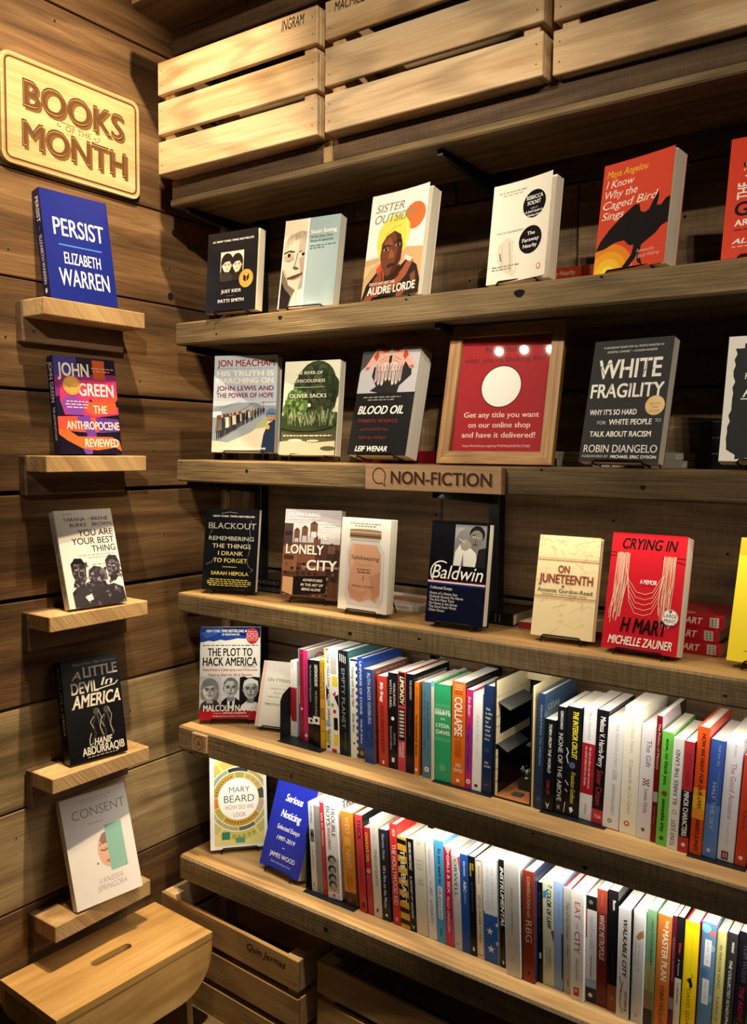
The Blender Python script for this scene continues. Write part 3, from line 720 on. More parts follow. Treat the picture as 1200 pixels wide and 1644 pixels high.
def c_sontag(F):
    F.rect(0, .43, 0, 1, '8c8073'); F.poly([(0, 0), (.43, 0), (.43, .16), (.25, .20), (0, .34)], 'e9dfc3')
    F.poly([(0, .26), (.12, .17), (.30, .13), (.43, .15), (.43, .24), (.2, .26), (.05, .42), (0, .5)], 'b9ac97')
    F.poly([(.02, .48), (.06, .34), (.2, .24), (.43, .22), (.43, .78), (.3, .8), (.12, .72), (.03, .6)], 'cdbfac')
    F.poly([(.02, .55), (.07, .62), (.16, .74), (.28, .80), (.26, .86), (.08, .80), (0, .7)], '6f6256')
    for eu in (.12, .38): F.ell(eu, .40, .055, 'bfb09e', rv=.018); F.ell(eu, .40, .028, '241c18'); F.line([(eu - .08, .375), (eu, .355), (eu + .06, .37)], .018, '3b302a')
    F.line([(.07, .46), (.15, .475)], .012, '85786b'); F.line([(.28, .38), (.25, .50), (.22, .545), (.32, .56)], .018, '7b6d61'); F.line([(.15, .66), (.24, .645), (.40, .615)], .022, '6b4c42'); F.line([(.18, .68), (.28, .675), (.38, .65)], .012, '94816f')
    F.poly([(0, .66), (.10, .78), (.22, .86), (.18, 1), (0, 1)], '221d1b'); F.poly([(.2, 1), (.26, .84), (.34, .75), (.43, .72), (.43, 1)], 'd8ccba'); F.line([(.31, .82), (.34, .98)], .01, '9c8e7e')
    F.poly([(.30, .24), (.43, .22), (.43, .40), (.36, .36), (.28, .37)], 'b3a390'); F.poly([(.02, .42), (.10, .37), (.20, .39), (.22, .45), (.10, .46)], 'a8988a'); F.ell(.12, .40, .055, 'bfb09e', rv=.016); F.ell(.12, .40, .030, '1c1613'); F.line([(.02, .375), (.12, .35), (.22, .365)], .025, '4a3d34'); F.line([(.04, .455), (.12, .47), (.2, .455)], .010, '86776a')
    F.poly([(.31, .44), (.43, .42), (.43, .78), (.33, .80), (.38, .68), (.35, .58)], 'a59484'); F.poly([(.20, .545), (.26, .53), (.33, .56), (.27, .575)], '5e5046'); F.poly([(.10, .655), (.22, .635), (.40, .605), (.40, .63), (.26, .67), (.14, .675)], '5a3e36'); F.line([(.05, .56), (.12, .66), (.14, .70)], .010, '8b7b6d')
    for i in range(9): F.line([(.0 + i * .045, .20 - .006 * i), (-.02 + i * .05, .30 - .015 * i)], .008, ('9c907e', 'd8ccb4', '7f7465')[i % 3])
    F.rect(.42, .455, 0, 1, 'f1efe8'); F.rect(0, .02, 0, 1, 'ece8dd')
    F.text('Susan Sontag', .49, .95, .14, .185, 'f5f3ec', 'Bs')
    F.lines([('At the Same Time', .49, .88, .205, .232), ('Essays & Speeches', .49, .90, .25, .277)], '4e6166', 'b')
    F.dash(.49, .95, .315, .010, '5c7074', 2); F.dash(.49, .75, .342, .010, '5c7074', 3); F.text('PICADOR', .53, .68, .945, .96, WH, 'b')
def c_sister(F):
    F.rect(0, 1, .0, .58, 'e9ebe4'); F.poly([(0, .60), (.2, .56), (.4, .58), (.7, .50), (1, .53), (1, .62), (0, .66)], 'dfe0de')
    F.poly([(0, .62), (.25, .60), (.6, .54), (1, .58), (1, 1), (0, 1)], 'c9a577'); F.poly([(0, .80), (.12, .70), (.3, .64), (0, .68)], 'd6b98e')
    F.ell(.79, .27, .19, 'e2703a'); F.text('SISTER', .09, .58, .10, .175, '8f8767', 'bi'); 
    F.poly([(.23, .62), (.17, .50), (.18, .36), (.28, .26), (.45, .215), (.60, .235), (.72, .33), (.74, .45), (.68, .57), (.60, .60)], 'd7d65c')
    F.line([(.30, .40), (.45, .34), (.58, .33)], .012, 'b9b846'); F.line([(.66, .30), (.70, .42), (.69, .52)], .02, 'efee95'); F.line([(.25, .50), (.34, .42), (.50, .385)], .012, 'bcbb49')
    F.text('OUTSIDER', .09, .82, .20, .28, '8f8767', 'bi')
    F.poly([(0, 1), (.06, .86), (.25, .72), (.5, .78), (.74, .66), (.92, .74), (1, .88), (1, 1)], '2b2321')
    F.poly([(.30, .70), (.36, .90), (.5, .95), (.74, .82), (.85, .69), (.78, .64), (.66, .76), (.48, .84), (.36, .74)], '9a5539'); F.poly([(.04, 1), (.20, .80), (.30, .72), (.34, .92), (.24, 1)], '8a4a36'); F.poly([(.7, .62), (.84, .67), (.80, .70), (.68, .66)], 'dcd3cf')
    F.poly([(.20, .72), (.28, .66), (.30, .72), (.24, .77)], 'd24a36'); F.poly([(.82, .82), (.9, .79), (.93, .9), (.86, .93)], '7f4732'); F.poly([(.62, .95), (.7, .88), (.76, .96), (.7, 1), (.6, 1)], '8a4a36')
    F.poly([(.36, .76), (.62, .70), (.62, .80), (.46, .88), (.36, .84)], '3a211b')
    F.poly([(.25, .60), (.26, .48), (.33, .41), (.46, .375), (.58, .42), (.63, .52), (.62, .66), (.52, .77), (.40, .80), (.30, .72)], '6f412f')
    F.poly([(.48, .39), (.58, .42), (.63, .52), (.62, .66), (.52, .77), (.44, .79), (.52, .66), (.55, .55)], '4c2b22'); F.poly([(.30, .47), (.40, .43), (.46, .50), (.36, .53)], '88533b')
    for eu, ev in ((.345, .545), (.545, .515)): F.ell(eu, ev, .046, 'b9a08e', rv=.011); F.ell(eu, ev, .024, '1c1210', rv=.012); F.line([(eu - .07, ev - .022), (eu, ev - .042), (eu + .07, ev - .032)], .018, '26150f')
    F.poly([(.43, .54), (.39, .61), (.41, .635), (.50, .625), (.49, .59)], '8f563f'); F.poly([(.38, .70), (.45, .675), (.53, .685), (.47, .715), (.40, .725)], '4a241f'); F.line([(.39, .70), (.53, .692)], .008, '1f0f0d')
    F.text('ESSAYS AND SPEECHES', .12, .56, .842, .868, 'e9e2d6', 'b'); F.text('AUDRE LORDE', .10, .93, .884, .955, 'efe9df', 'B')
def c_faraway(F):
    F.dash(.10, .58, .085, .012, '9a8f7e', 4); F.dash(.17, .50, .115, .010, 'a79c8b', 5)
    F.poly([(.15, .62), (.30, .55), (.42, .60), (.50, .90), (.44, .95), (.30, .90), (.16, .78)], 'd2cbbb')
    F.line([(.22, .62), (.25, .86)], .02, 'c1b9a8'); F.line([(.34, .60), (.40, .90)], .025, 'b9b1a0'); F.line([(.42, .62), (.46, .9)], .015, 'f3efe5'); F.line([(.19, .70), (.22, .78)], .02, '6b6258')
    F.ell(.72, .27, .195, '17151a', n=32); F.ell(.70, .62, .195, '17151a', n=32)
    F.lines([('REBECCA', .58, .86, .185, .222), ('SOLNIT', .60, .83, .238, .275)], WH, 'bs'); F.text('author of', .66, .78, .302, .318, 'd8d2c5', 'si')
    F.lines([('A Field Guide to', .57, .87, .332, .355), ('Getting Lost', .61, .83, .368, .39)], WH, 'bsi')
    F.lines([('The', .64, .77, .538, .572), ('Faraway', .56, .85, .60, .636), ('Nearby', .58, .82, .66, .696)], WH, 'bs')
    F.text('A New York Times Notable Book', .10, .56, .485, .505, '8d8272', 'si'); F.dash(.08, .55, .83, .012, '8d8272', 6); F.dash(.08, .4, .858, .010, '8d8272', 7)
    F.ell(.88, .90, .035, 'd8722f', rv=.03); F.ell(.88, .90, .018, WH, rv=.02)
def c_caged(F):
    F.text('Maya Angelou', .05, .64, .065, .125, 'f0c63c', 'si')
    F.lines([('I Know', .05, .46, .155, .222), ('Why the', .05, .52, .25, .318), ('Caged Bird', .04, .83, .345, .415), ('Sings', .04, .36, .445, .51)], 'f6eee2', 'si')
    F.ell(.20, 1.0, .36, 'e98a2c', n=36); F.ell(.20, 1.0, .27, 'f2a62f', n=32); F.ell(.20, 1.0, .18, 'f7c433', n=28); F.ell(.20, 1.0, .09, 'fbe04a')
    F.poly([(0, .79), (.06, .70), (.18, .60), (.35, .50), (.5, .43), (.57, .43), (.60, .50), (.66, .52), (.72, .50), (.76, .44), (.83, .35), (.84, .41), (.82, .48), (.88, .49), (.94, .44), (1, .43), (1, .655), (.92, .67), (.84, .73), (.72, .775), (.66, .80), (.64, .88), (.70, .985), (.63, .955), (.60, .90), (.52, .97), (.38, 1.0), (.53, .87), (.55, .79), (.48, .785), (.40, .73), (.28, .735), (.12, .78)], '1d1b1d')
    F.lines([('Foreword by', .60, .85, .838, .868), ('Oprah Winfrey', .60, .93, .884, .915)], 'f0b9a3', 'si')
def c_gulag(F):
    F.rect(.16, .80, .215, .25, '3a2226'); F.text('MIDNIGHT', .19, .60, .222, .242, WH, 'B'); F.text('FOREWORD', .17, .60, .268, .284, 'f5d9cc', 'b'); F.text('Volume 2', .19, .78, .325, .362, WH, 'B')
    F.text('THE', .12, .25, .385, .52, WH, 'BU'); F.text('GULAG', .11, .92, .545, .655, '1e1518', 'B'); F.text('ARCHIPELAGO', .12, .92, .69, .74, WH, 'B')
    F.dash(.12, .7, .765, .012, '8a2a22', 2); F.text('ALEKSANDR', .11, .84, .845, .885, WH, 'Bi'); F.dash(.11, .7, .905, .010, 'f0b0a0', 3)
def c_meacham(F):
    F.text('JON MEACHAM', .05, .95, .045, .112, '93372f', 'B'); F.text('WINNER OF THE PULITZER PRIZE', .06, .94, .127, .140, '6a7c90', 'b')
    F.lines([('HIS TRUTH IS', .05, .94, .16, .212), ('MARCHING ON', .05, .94, .232, .286)], 'f4efdc', 'B'); F.lines([('JOHN LEWIS AND', .05, .95, .315, .362), ('THE POWER OF HOPE', .05, .95, .388, .436)], '7d2f33', 'B')
    F.rect(0, 1, .47, 1, '9aa5b0'); F.rect(0, 1, .47, .52, 'c6d0d9'); F.poly([(0, .57), (.2, .52), (.48, .485), (.70, .49), (.78, .52), (.82, .56), (.9, 1), (0, 1)], '8b949e')
    F.line([(.02, .55), (.45, .478)], .008, '58616b'); F.line([(.02, .57), (.45, .492)], .006, '5f6872'); F.line([(.38, .60), (.62, .50)], .010, '5a6068'); F.line([(.74, .49), (1, .48)], .01, '6d7680'); F.line([(.8, .475), (.8, .56)], .01, '6d7680')
    F.poly([(0, 1), (0, .88), (.25, .90), (.6, .80), (.85, .68), (1, .66), (1, 1)], 'cfc6b2'); F.poly([(.66, .76), (.83, .62), (.9, .64), (.84, .74)], '9aa07c'); F.rect(0, .14, .58, .64, 'dfe3e6')
    rd_ = random.Random(4)
    for i in range(34):
        t = (33 - i) / 33; u = .10 + .72 * t + rd_.uniform(-.012, .012); s = 1 - .72 * t; v = .86 - .26 * t
        hb = .20 * s; c = rd_.choice(['2b3452', '23262f', '3c3a3c', 'd9cdb4', '2f2c2c', '6a625c', '30364a', 'c4b79d', '1f2127'])
        F.poly([(u - .026 * s, v - hb), (u + .026 * s, v - hb), (u + .038 * s, v - hb * .40), (u - .038 * s, v - hb * .40)], c); F.rect(u - .022 * s, u - .004 * s, v - hb * .4, v, '2c2c33'); F.rect(u + .006 * s, u + .024 * s, v - hb * .4, v - .008 * s, '33333a'); F.line([(u, v - hb), (u, v - hb * .45)], .006 * s, '1c1c20'); F.ell(u, v - hb * 1.12, .026 * s, rd_.choice(['6d4a38', '4f3529', 'c99d82']))
    F.poly([(.78, 1), (.82, .82), (.88, .71), (1, .66), (1, 1)], '243049'); F.ell(.94, .60, .09, '5d82ab', rv=.05); F.rect(.88, 1, .62, .665, 'b58a72'); F.ell(.885, .74, .03, 'c7a23e', rv=.025); F.line([(.87, .60), (1, .605)], .012, '34465f')
    F.text('AFTERWORD BY JOHN LEWIS', .15, .86, .952, .970, WH, 'B')
def c_sacks(F):
    F.rect(0, 1, .0, .78, 'd9dbc6'); F.ell(.60, .22, .34, '39432c', rv=.22); F.ell(.55, .42, .42, '2f3a24', rv=.22); F.ell(.82, .30, .2, '333d29', rv=.16); F.ell(.40, .28, .22, '404b31', rv=.15)
    F.ell(.28, .42, .22, '6d8a45', rv=.13); F.ell(.22, .52, .22, '557036', rv=.11); F.ell(.20, .36, .12, '7f9a55', rv=.06)
    F.poly([(0, .58), (.2, .50), (.6, .52), (1, .55), (1, .80), (0, .80)], '3b4a2a'); F.rect(0, 1, .74, 1, '515036')
    rd_ = random.Random(12)
    for i in range(150):
        a = rd_.uniform(0, 2 * PI); q = rd_.random() ** .5; F.ell(.60 + .36 * q * math.cos(a), .30 + .23 * q * math.sin(a), rd_.uniform(.03, .07), rd_.choice(['2b3521', '364029', '3f4a2f', '4a5636', '252d1d', '303a25']), n=8)
    for i in range(60):
        a = rd_.uniform(0, 2 * PI); q = rd_.random() ** .5; F.ell(.26 + .20 * q * math.cos(a), .46 + .14 * q * math.sin(a), rd_.uniform(.02, .05), rd_.choice(['5d7a3b', '6f8c48', '83a05a', '4c6730', '3f5729']), n=8)
    F.ell(.45, .66, .55, '2f3b23', rv=.09)
    rd_ = random.Random(2)
    for i in range(90): u = rd_.uniform(.12, .98); v = rd_.uniform(.60, .70); F.line([(u, v), (u + rd_.uniform(-.07, .07), v - rd_.uniform(.06, .13))], .008, rd_.choice(['8f9c74', '6f7f52', '566640', 'a6ae8b']))
    F.poly([(0, .86), (.3, .84), (.6, .87), (1, .85), (1, 1), (0, 1)], 'b5ac93'); F.ell(.28, .845, .13, 'c4bca4', rv=.014); F.ell(.60, .85, .11, 'bdb59c', rv=.012); F.ell(.88, .93, .14, '4d4d38', rv=.025); F.ell(.50, .475, .03, 'dcd8cc')
    F.lines([('THE RIVER OF', .20, .71, .115, .148), ('CONSCIOUSNESS', .15, .76, .200, .233)], WH, 's'); F.line([(.18, .285), (.76, .285)], .007, 'c8ccc0'); F.text('OLIVER SACKS', .13, .80, .355, .395, WH, 's'); F.dash(.06, .94, .79, .012, 'c9c7b4', 4)
def c_oil(F):
    F.rect(0, 1, 0, .42, 'b9b7bd'); F.poly([(0, 0), (.28, 0), (.20, .10), (.02, .20), (0, .23)], '4a4a4a'); F.poly([(.24, .18), (.34, .10), (.60, .05), (.88, .16), (.90, .26), (.72, .36), (.70, .42), (.36, .42), (.22, .40), (.32, .36), (.22, .26)], '2a292b')
    for m_ in (1, -1):
        X = (lambda u: .50 - u) if m_ == 1 else (lambda u: .51 + u)
        F.poly([(X(.02), .0), (X(.26), .0), (X(.31), .06), (X(.42), .17), (X(.40), .205), (X(.35), .20), (X(.26), .13), (X(.22), .20), (X(.02), .22)], 'd9a596')
        F.poly([(X(.24), .02), (X(.30), .07), (X(.24), .12), (X(.20), .07)], 'b04a3c'); F.poly([(X(.40), .17), (X(.42), .195), (X(.36), .20), (X(.33), .17)], 'b5665a'); F.poly([(X(.02), .0), (X(.2), .0), (X(.12), .04), (X(.03), .03)], 'b8453a')
        for i, (a, l) in enumerate(((.025, .30), (.085, .34), (.145, .335), (.20, .31))):
            F.poly([(X(a - .022), .14), (X(a + .028), .13), (X(a + .024), l), (X(a), l + .015), (X(a - .02), l - .01)], ('c9b9b4', 'd8c8c2', 'c4b6b3', 'bfa9a5')[i]); F.line([(X(a), .17), (X(a + .004), l - .02)], .008, '4d3a3a'); F.line([(X(a - .012), .22), (X(a + .018), .225)], .008, '5b4646')
            F.line([(X(a + .015), .15), (X(a + .012), .20)], .008, 'a8453c')
        F.line([(X(.06), .08), (X(.18), .12)], .007, '8d4438'); F.line([(X(.05), .11), (X(.16), .145)], .006, '7d3a30')
    F.dash(.14, .78, .457, .010, '9a9690', 5); F.dash(.22, .68, .482, .010, '9a9690', 6); F.text('BLOOD OIL', .08, .86, .545, .618, WH, 'Bi')
    F.lines([('TYRANTS, VIOLENCE,', .10, .80, .668, .698, '8f3a32', 's'), ('and the RULES That', .16, .66, .748, .775, '7c332d', 'si'), ('RUN the WORLD', .17, .64, .826, .853, '7c332d', 's')], '8f3a32', 's'); F.text('LEIF WENAR', .13, .68, .918, .965, WH, 'Bi')
def c_fragile(F):
    F.lines([('“A NECESSARY BOOK FOR ALL PEOPLE INVESTED IN', .12, .88, .052, .068), ('SOCIETAL CHANGE.” —CLAUDIA RANKINE', .18, .81, .088, .105)], 'd8d6d2', 'b')
    F.lines([('WHITE', .10, .89, .165, .315), ('FRAGILITY', .04, .95, .365, .475)], WH, 'B')
    for a, c in (((.06, .16), (.22, .32)), ((.42, .15), (.45, .33)), ((.72, .14), (.68, .30)), ((.30, .36), (.26, .49)), ((.55, .35), (.50, .48)), ((.80, .36), (.86, .48)), ((.12, .22), (.30, .18)), ((.60, .27), (.80, .25))): F.line([a, c], .008, '232427')
    F.lines([('WHY IT’S SO HARD', .06, .66, .575, .617), ('TALK ABOUT RACISM', .10, .87, .752, .795)], WH, 'B'); F.text('FOR', .18, .29, .668, .695, 'c9c7c3', 'b'); F.text('WHITE PEOPLE', .33, .86, .655, .698, WH, 'B'); F.text('TO', .90, .97, .655, .68, 'c9c7c3', 'b')
    F.text('ROBIN DIANGELO', .05, .97, .862, .922, 'e6e4df', 'b'); F.text('FOREWORD BY', .04, .38, .945, .964, 'c9c7c3', 'b'); F.text('MICHAEL ERIC DYSON', .41, .97, .945, .968, WH, 'B')
def s_best(cu, cv, r):
    def fn(F):
        F.ell(cu, cv, r, 'd2a244', n=32); F.ring(cu, cv, r * .9, r * .94, 0, 360, 'b0802c', 30); k = F.w / F.h
        F.text('New York', cu - .58 * r, cu + .58 * r, cv - .32 * r * k, cv - .08 * r * k, '3b2a0e', 'bs'); F.text('Times', cu - .34 * r, cu + .34 * r, cv + .02 * r * k, cv + .25 * r * k, '3b2a0e', 'bs'); F.text('BESTSELLER', cu - .5 * r, cu + .5 * r, cv + .5 * r * k, cv + .66 * r * k, '4a3614', 'b')
    return fn
def c_anti(F):
    rd_ = random.Random(8); L_ = [(.085 + rd_.uniform(-.015, .015) - .015 * (i > 11), .10 + i * .045) for i in range(19)]
    F.poly([(.17, .06), (.93, .06)] + [(.93 + rd_.uniform(-.02, .01), .1 + i * .045) for i in range(19)] + [(.16, .985), (.16, .95)] + L_[::-1] + [(.17, .10)], '1d1e21')
    F.text('#1 NEW YORK TIMES BESTSELLER', .19, .84, .095, .112, WH, 'Bi'); F.text('HOW TO BE AN', .20, .74, .30, .35, WH, 'B'); F.text('ANTIRACIST', .19, .90, .405, .492, WH, 'Bi'); F.line([(.17, .508), (.90, .508)], .012, WH); F.text('IBRAM X. KENDI', .35, .86, .80, .85, WH, 'B')
def c_blackout(F):
    F.text('NEW YORK TIMES BESTSELLER', .14, .92, .082, .102, 'dcd8cc', 'bs')
    F.lines([('BLACKOUT', .06, .95, .175, .245, 'a7a49c', 's'), ('REMEMBERING', .08, .92, .340, .388, 'c9c6ba', 's'), ('THE THINGS', .16, .87, .432, .482, 'ded9c0', 's'), ('I DRANK', .27, .74, .522, .570, 'e4da9a', 's'), ('TO FORGET', .19, .82, .608, .658, 'e8d66a', 's'), ('SARAH HEPOLA', .16, .86, .770, .812, 'e8d66a', 's')], WH)
    F.line([(.37, .712), (.63, .712)], .008, 'cfc25e')
    for i in range(4): F.dash(.14 - (.04 if i in (1, 2) else 0), .86 + (.05 if i in (1, 2) else 0), .862 + i * .024, .010, 'c3b455', i)
    for p in ([(.14, .17), (.16, .24), (.10, .32)], [(.86, .14), (.84, .24), (.86, .36), (.82, .42)], [(.82, .42), (.86, .5), (.83, .58)], [(.06, .69), (.16, .66), (.22, .60)], [(.80, .60), (.85, .70), (.94, .74), (.88, .76)], [(.30, .06), (.45, .04), (.6, .05)]): F.line(p, .008, '77757a')
def c_lonely(F):
    F.rect(0, 1, 0, .5, 'b7b2b6'); F.poly([(0, .13), (.3, .17), (.7, .12), (1, .2), (1, .32), (.4, .30), (0, .24)], 'c9c4c4'); F.rect(0, 1, .38, 1, '5b3d2e')
    F.rect(0, .16, .16, .4, '4a3a36'); F.rect(.02, .14, .25, .30, '2e2422'); F.rect(.20, .60, .37, .60, '7a4f38'); F.rect(.58, .80, .38, .6, '4d332a'); F.rect(.78, 1, .44, .8, '3d2c26'); F.rect(0, .26, .42, .7, '8c5d42'); F.rect(.02, .2, .52, .57, '4a3026')
    for cu, top, wd_ in ((.23, .24, .10), (.37, .21, .11), (.53, .16, .13), (.86, .40, .13), (.60, .33, .12)):
        F.rect(cu - wd_ / 2, cu + wd_ / 2, top, top + .085, '6b4a3c'); F.poly([(cu - wd_ * .56, top), (cu, top - .035), (cu + wd_ * .56, top)], '4e352c'); F.line([(cu - wd_ * .4, top + .085), (cu - wd_ * .45, top + .15)], .012, '3a2a25'); F.line([(cu + wd_ * .4, top + .085), (cu + wd_ * .45, top + .15)], .012, '3a2a25'); F.line([(cu, top), (cu, top + .085)], .006, '4e352c')
    rd_ = random.Random(5)
    for r_ in range(8):
        for c_ in range(9):
            if rd_.random() < .75: F.rect(.05 + c_ * .105, .10 + c_ * .105, .60 + r_ * .05, .63 + r_ * .05, rd_.choice(['2f211c', '3c2a22', '71503d', '8f6b50']))
    F.rect(.35, 1, .63, .655, '9c7458'); F.poly([(.2, .76), (.80, .73), (.80, .92), (.22, .96)], '211917'); F.poly([(.03, .76), (.22, .77), (.22, .97), (.03, .93)], 'c79c74'); F.rect(0, 1, .965, 1, '6b4636')
    F.text('OLIVIA LAING', .07, .63, .042, .078, 'f3f1ee', 'B'); F.dash(.07, .62, .10, .010, 'e8e4e2', 3); F.dash(.62, .96, .15, .010, 'e0dcda', 5); F.dash(.70, .92, .175, .010, 'e0dcda', 6)
    F.text('THE', .60, .78, .275, .33, WH, 'B'); F.text('LONELY', .06, .72, .40, .50, WH, 'B'); F.text('CITY', .45, .97, .565, .675, WH, 'B')
    F.lines([('ADVENTURES', .39, .74, .775, .803), ('IN THE ART OF', .36, .76, .828, .856), ('BEING ALONE', .38, .72, .878, .906)], 'e8e2d8', 'Bi')
def c_safe(F):
    F.dash(.18, .80, .055, .009, '6f675e', 3); F.dash(.28, .70, .080, .009, '6f675e', 4)
    F.poly([(.20, .24), (.78, .24), (.90, .36), (.92, .86), (.86, .94), (.20, .94), (.14, .86), (.14, .36)], 'd4d0cf'); F.poly([(.24, .28), (.74, .28), (.84, .38), (.85, .80), (.78, .90), (.66, .86), (.45, .91), (.25, .87), (.19, .76), (.22, .60), (.18, .48), (.20, .36)], 'd8a585')
    F.poly([(.22, .30), (.30, .27), (.28, .5), (.22, .58)], 'e2b596'); F.poly([(.62, .62), (.84, .56), (.84, .80), (.70, .88)], 'c99272'); F.poly([(.20, .74), (.45, .80), (.60, .76), (.50, .90), (.26, .87)], 'cf9a7a'); F.line([(.82, .32), (.87, .40), (.88, .84)], .012, 'f4f2ef'); F.line([(.17, .42), (.17, .84)], .010, 'f2f0ee')
    F.rect(.20, .80, .225, .245, 'b7b0ab'); F.rect(.18, .82, .13, .215, '8a6d55'); F.rect(.18, .82, .145, .160, 'c9ab8c'); F.rect(.18, .82, .185, .20, '5c4534'); F.ell(.5, .13, .32, '9a7d63', rv=.014)
    F.text('Safekeeping', .24, .80, .405, .445, '4a3226', 's'); F.line([(.34, .50), (.66, .50)], .004, '9b6e55'); F.dash(.36, .66, .545, .011, '6b4635', 4); F.dash(.38, .64, .575, .011, '6b4635', 5); F.line([(.5, .62), (.5, .67)], .012, '5b3828'); F.text('ABIGAIL THOMAS', .27, .73, .722, .742, '5b3828', 's')
def c_baldwin(F):
    F.rect(.42, .96, .03, .43, '6e6f72'); F.poly([(.42, .2), (.5, .1), (.6, .06), (.42, .06)], '85868a'); F.poly([(.42, .43), (.44, .30), (.52, .22), (.68, .24), (.80, .30), (.84, .43)], 'cfcdc9'); F.poly([(.80, .43), (.84, .26), (.96, .24), (.96, .43)], '1f1f22'); F.poly([(.55, .43), (.58, .30), (.60, .43)], '6f6e6e')
    F.ell(.80, .12, .13, '161517', rv=.085); F.ell(.785, .16, .115, '6b655f', rv=.085, rot=.2); F.ell(.755, .145, .028, 'b9b4ab', rv=.010); F.ell(.83, .15, .026, 'b9b4ab', rv=.010); F.ell(.755, .145, .012, '111111'); F.ell(.83, .15, .012, '111111'); F.line([(.72, .125), (.78, .12)], .012, '1a1918'); F.line([(.785, .16), (.77, .19), (.80, .192)], .012, '3f3b38'); F.ell(.775, .215, .04, '453f3c', rv=.010)
    F.poly([(.52, .22), (.60, .16), (.70, .20), (.72, .24), (.62, .28), (.55, .27)], '8b847c'); F.line([(.50, .17), (.60, .20)], .008, 'dddad4')
    F.text('Baldwin', .06, .95, .435, .565, WH, 'i'); F.ring(.22, .51, .17, .19, 95, 300, WH, 16)
    F.rect(0, 1, .585, .594, 'c23a34'); F.rect(0, 1, .594, .606, 'efece6'); F.rect(0, 1, .606, .622, '2b3a86'); F.rect(0, 1, .622, 1, '10142a')
    F.text('Collected Essays', .05, .44, .645, .672, WH, 's'); F.lines([('Notes of a Native Son', .05, .54, .70, .724), ('Nobody Knows My Name', .05, .64, .733, .757), ('The Fire Next Time', .05, .49, .766, .790), ('No Name in the Street', .05, .55, .799, .823), ('The Devil Finds Work', .05, .54, .832, .856), ('Other Essays', .05, .33, .865, .889)], 'e6e3dc', 's')
def c_june(F):
    rd_ = random.Random(6)
    for i in range(46):
        u, v = rd_.random(), rd_.random(); F.line([(u, v), (u + rd_.uniform(-.12, .12), v + rd_.uniform(-.05, .05)), (u + rd_.uniform(-.2, .2), v + rd_.uniform(-.08, .08))], .005, rd_.choice(['d8c194', 'dcc8a0', 'd3bd92', 'd9bf9b']))
    for v in (.225, .245, .605, .625): F.line([(0, v), (1, v)], .009 if v in (.245, .605) else .005, '9c5a44')
    F.text('ON', .36, .54, .295, .365, '8a4236', 'B'); F.text('JUNETEENTH', .06, .93, .385, .47, '8a4236', 'B')
    st = [(.46 + .03 * (1 if i % 2 == 0 else .4) * math.sin(i * PI / 5), .50 - .03 * F.w / F.h * (1 if i % 2 == 0 else .4) * math.cos(i * PI / 5)) for i in range(10)]; F.poly(st, '6a3128')
    F.text('Annette Gordon-Reed', .04, .94, .525, .562, '2c211b', 's'); F.text('WINNER OF THE PULITZER PRIZE', .12, .85, .578, .592, '6a4a38', 'b')
def c_hmart(F):
    F.text('CRYING IN', .15, .88, .045, .135, '151112', 'Bi')
    for p in ([(0, .17), (.26, .185)], [(0, .205), (.26, .19)], [(.70, .19), (1, .19)], [(.70, .20), (1, .235)]): F.line(p, .011, '161214')
    rd_ = random.Random(9)
    for i in range(17):
        u = .095 + i * .0105; b_ = rd_.uniform(.62, .80); F.line([(u, .165 + rd_.uniform(0, .012)), (u + rd_.uniform(-.01, .01), .40), (u - .02 + rd_.uniform(-.015, .015), .55), (u - .045, b_)], .0055, rd_.choice(['ecc7ab', 'e3b596', 'f1d5bd']))
        u = .72 + i * .0098; b_ = rd_.uniform(.60, .80); F.line([(u, .175 + rd_.uniform(0, .012)), (u + rd_.uniform(-.01, .01), .42), (u - .015 + rd_.uniform(-.015, .015), .55), (u - .01, b_)], .0055, rd_.choice(['ecc7ab', 'e3b596', 'f1d5bd']))
    for i in range(5):
        a = .22 + i * .008; dd = .40 + .045 * i; F.line([(a, .26 + i * .02), (a + .06, dd), (.40, dd + .10), (.52, dd + .115), (.62, dd + .09), (.70, dd - .02), (.745, .34)], .006, 'eccab0')
    F.text('A MEMOIR', .44, .66, .392, .428, WH, 'B'); F.text('H MART', .24, .86, .725, .845, '151112', 'Bi'); F.text('MICHELLE ZAUNER', .09, .93, .885, .955, 'f0e8e0', 'Bi')
def s_large(F):
    F.ell(.875, .685, .105, 'f3efe8', n=32); F.ring(.875, .685, .098, .102, 0, 360, '2a2626', 30); F.lines([('LARGE', .79, .96, .655, .685), ('PRINT', .80, .95, .698, .728)], '2a2626', 'bs'); F.ell(.875, .635, .02, '6b6660'); F.dash(.83, .93, .743, .008, '6b6660')
def c_yellow(F): F.dash(.18, .6, .905, .008, '8a8030', 3); F.text('a novel', .4, .6, .93, .945, '8a8030', '') if False else None
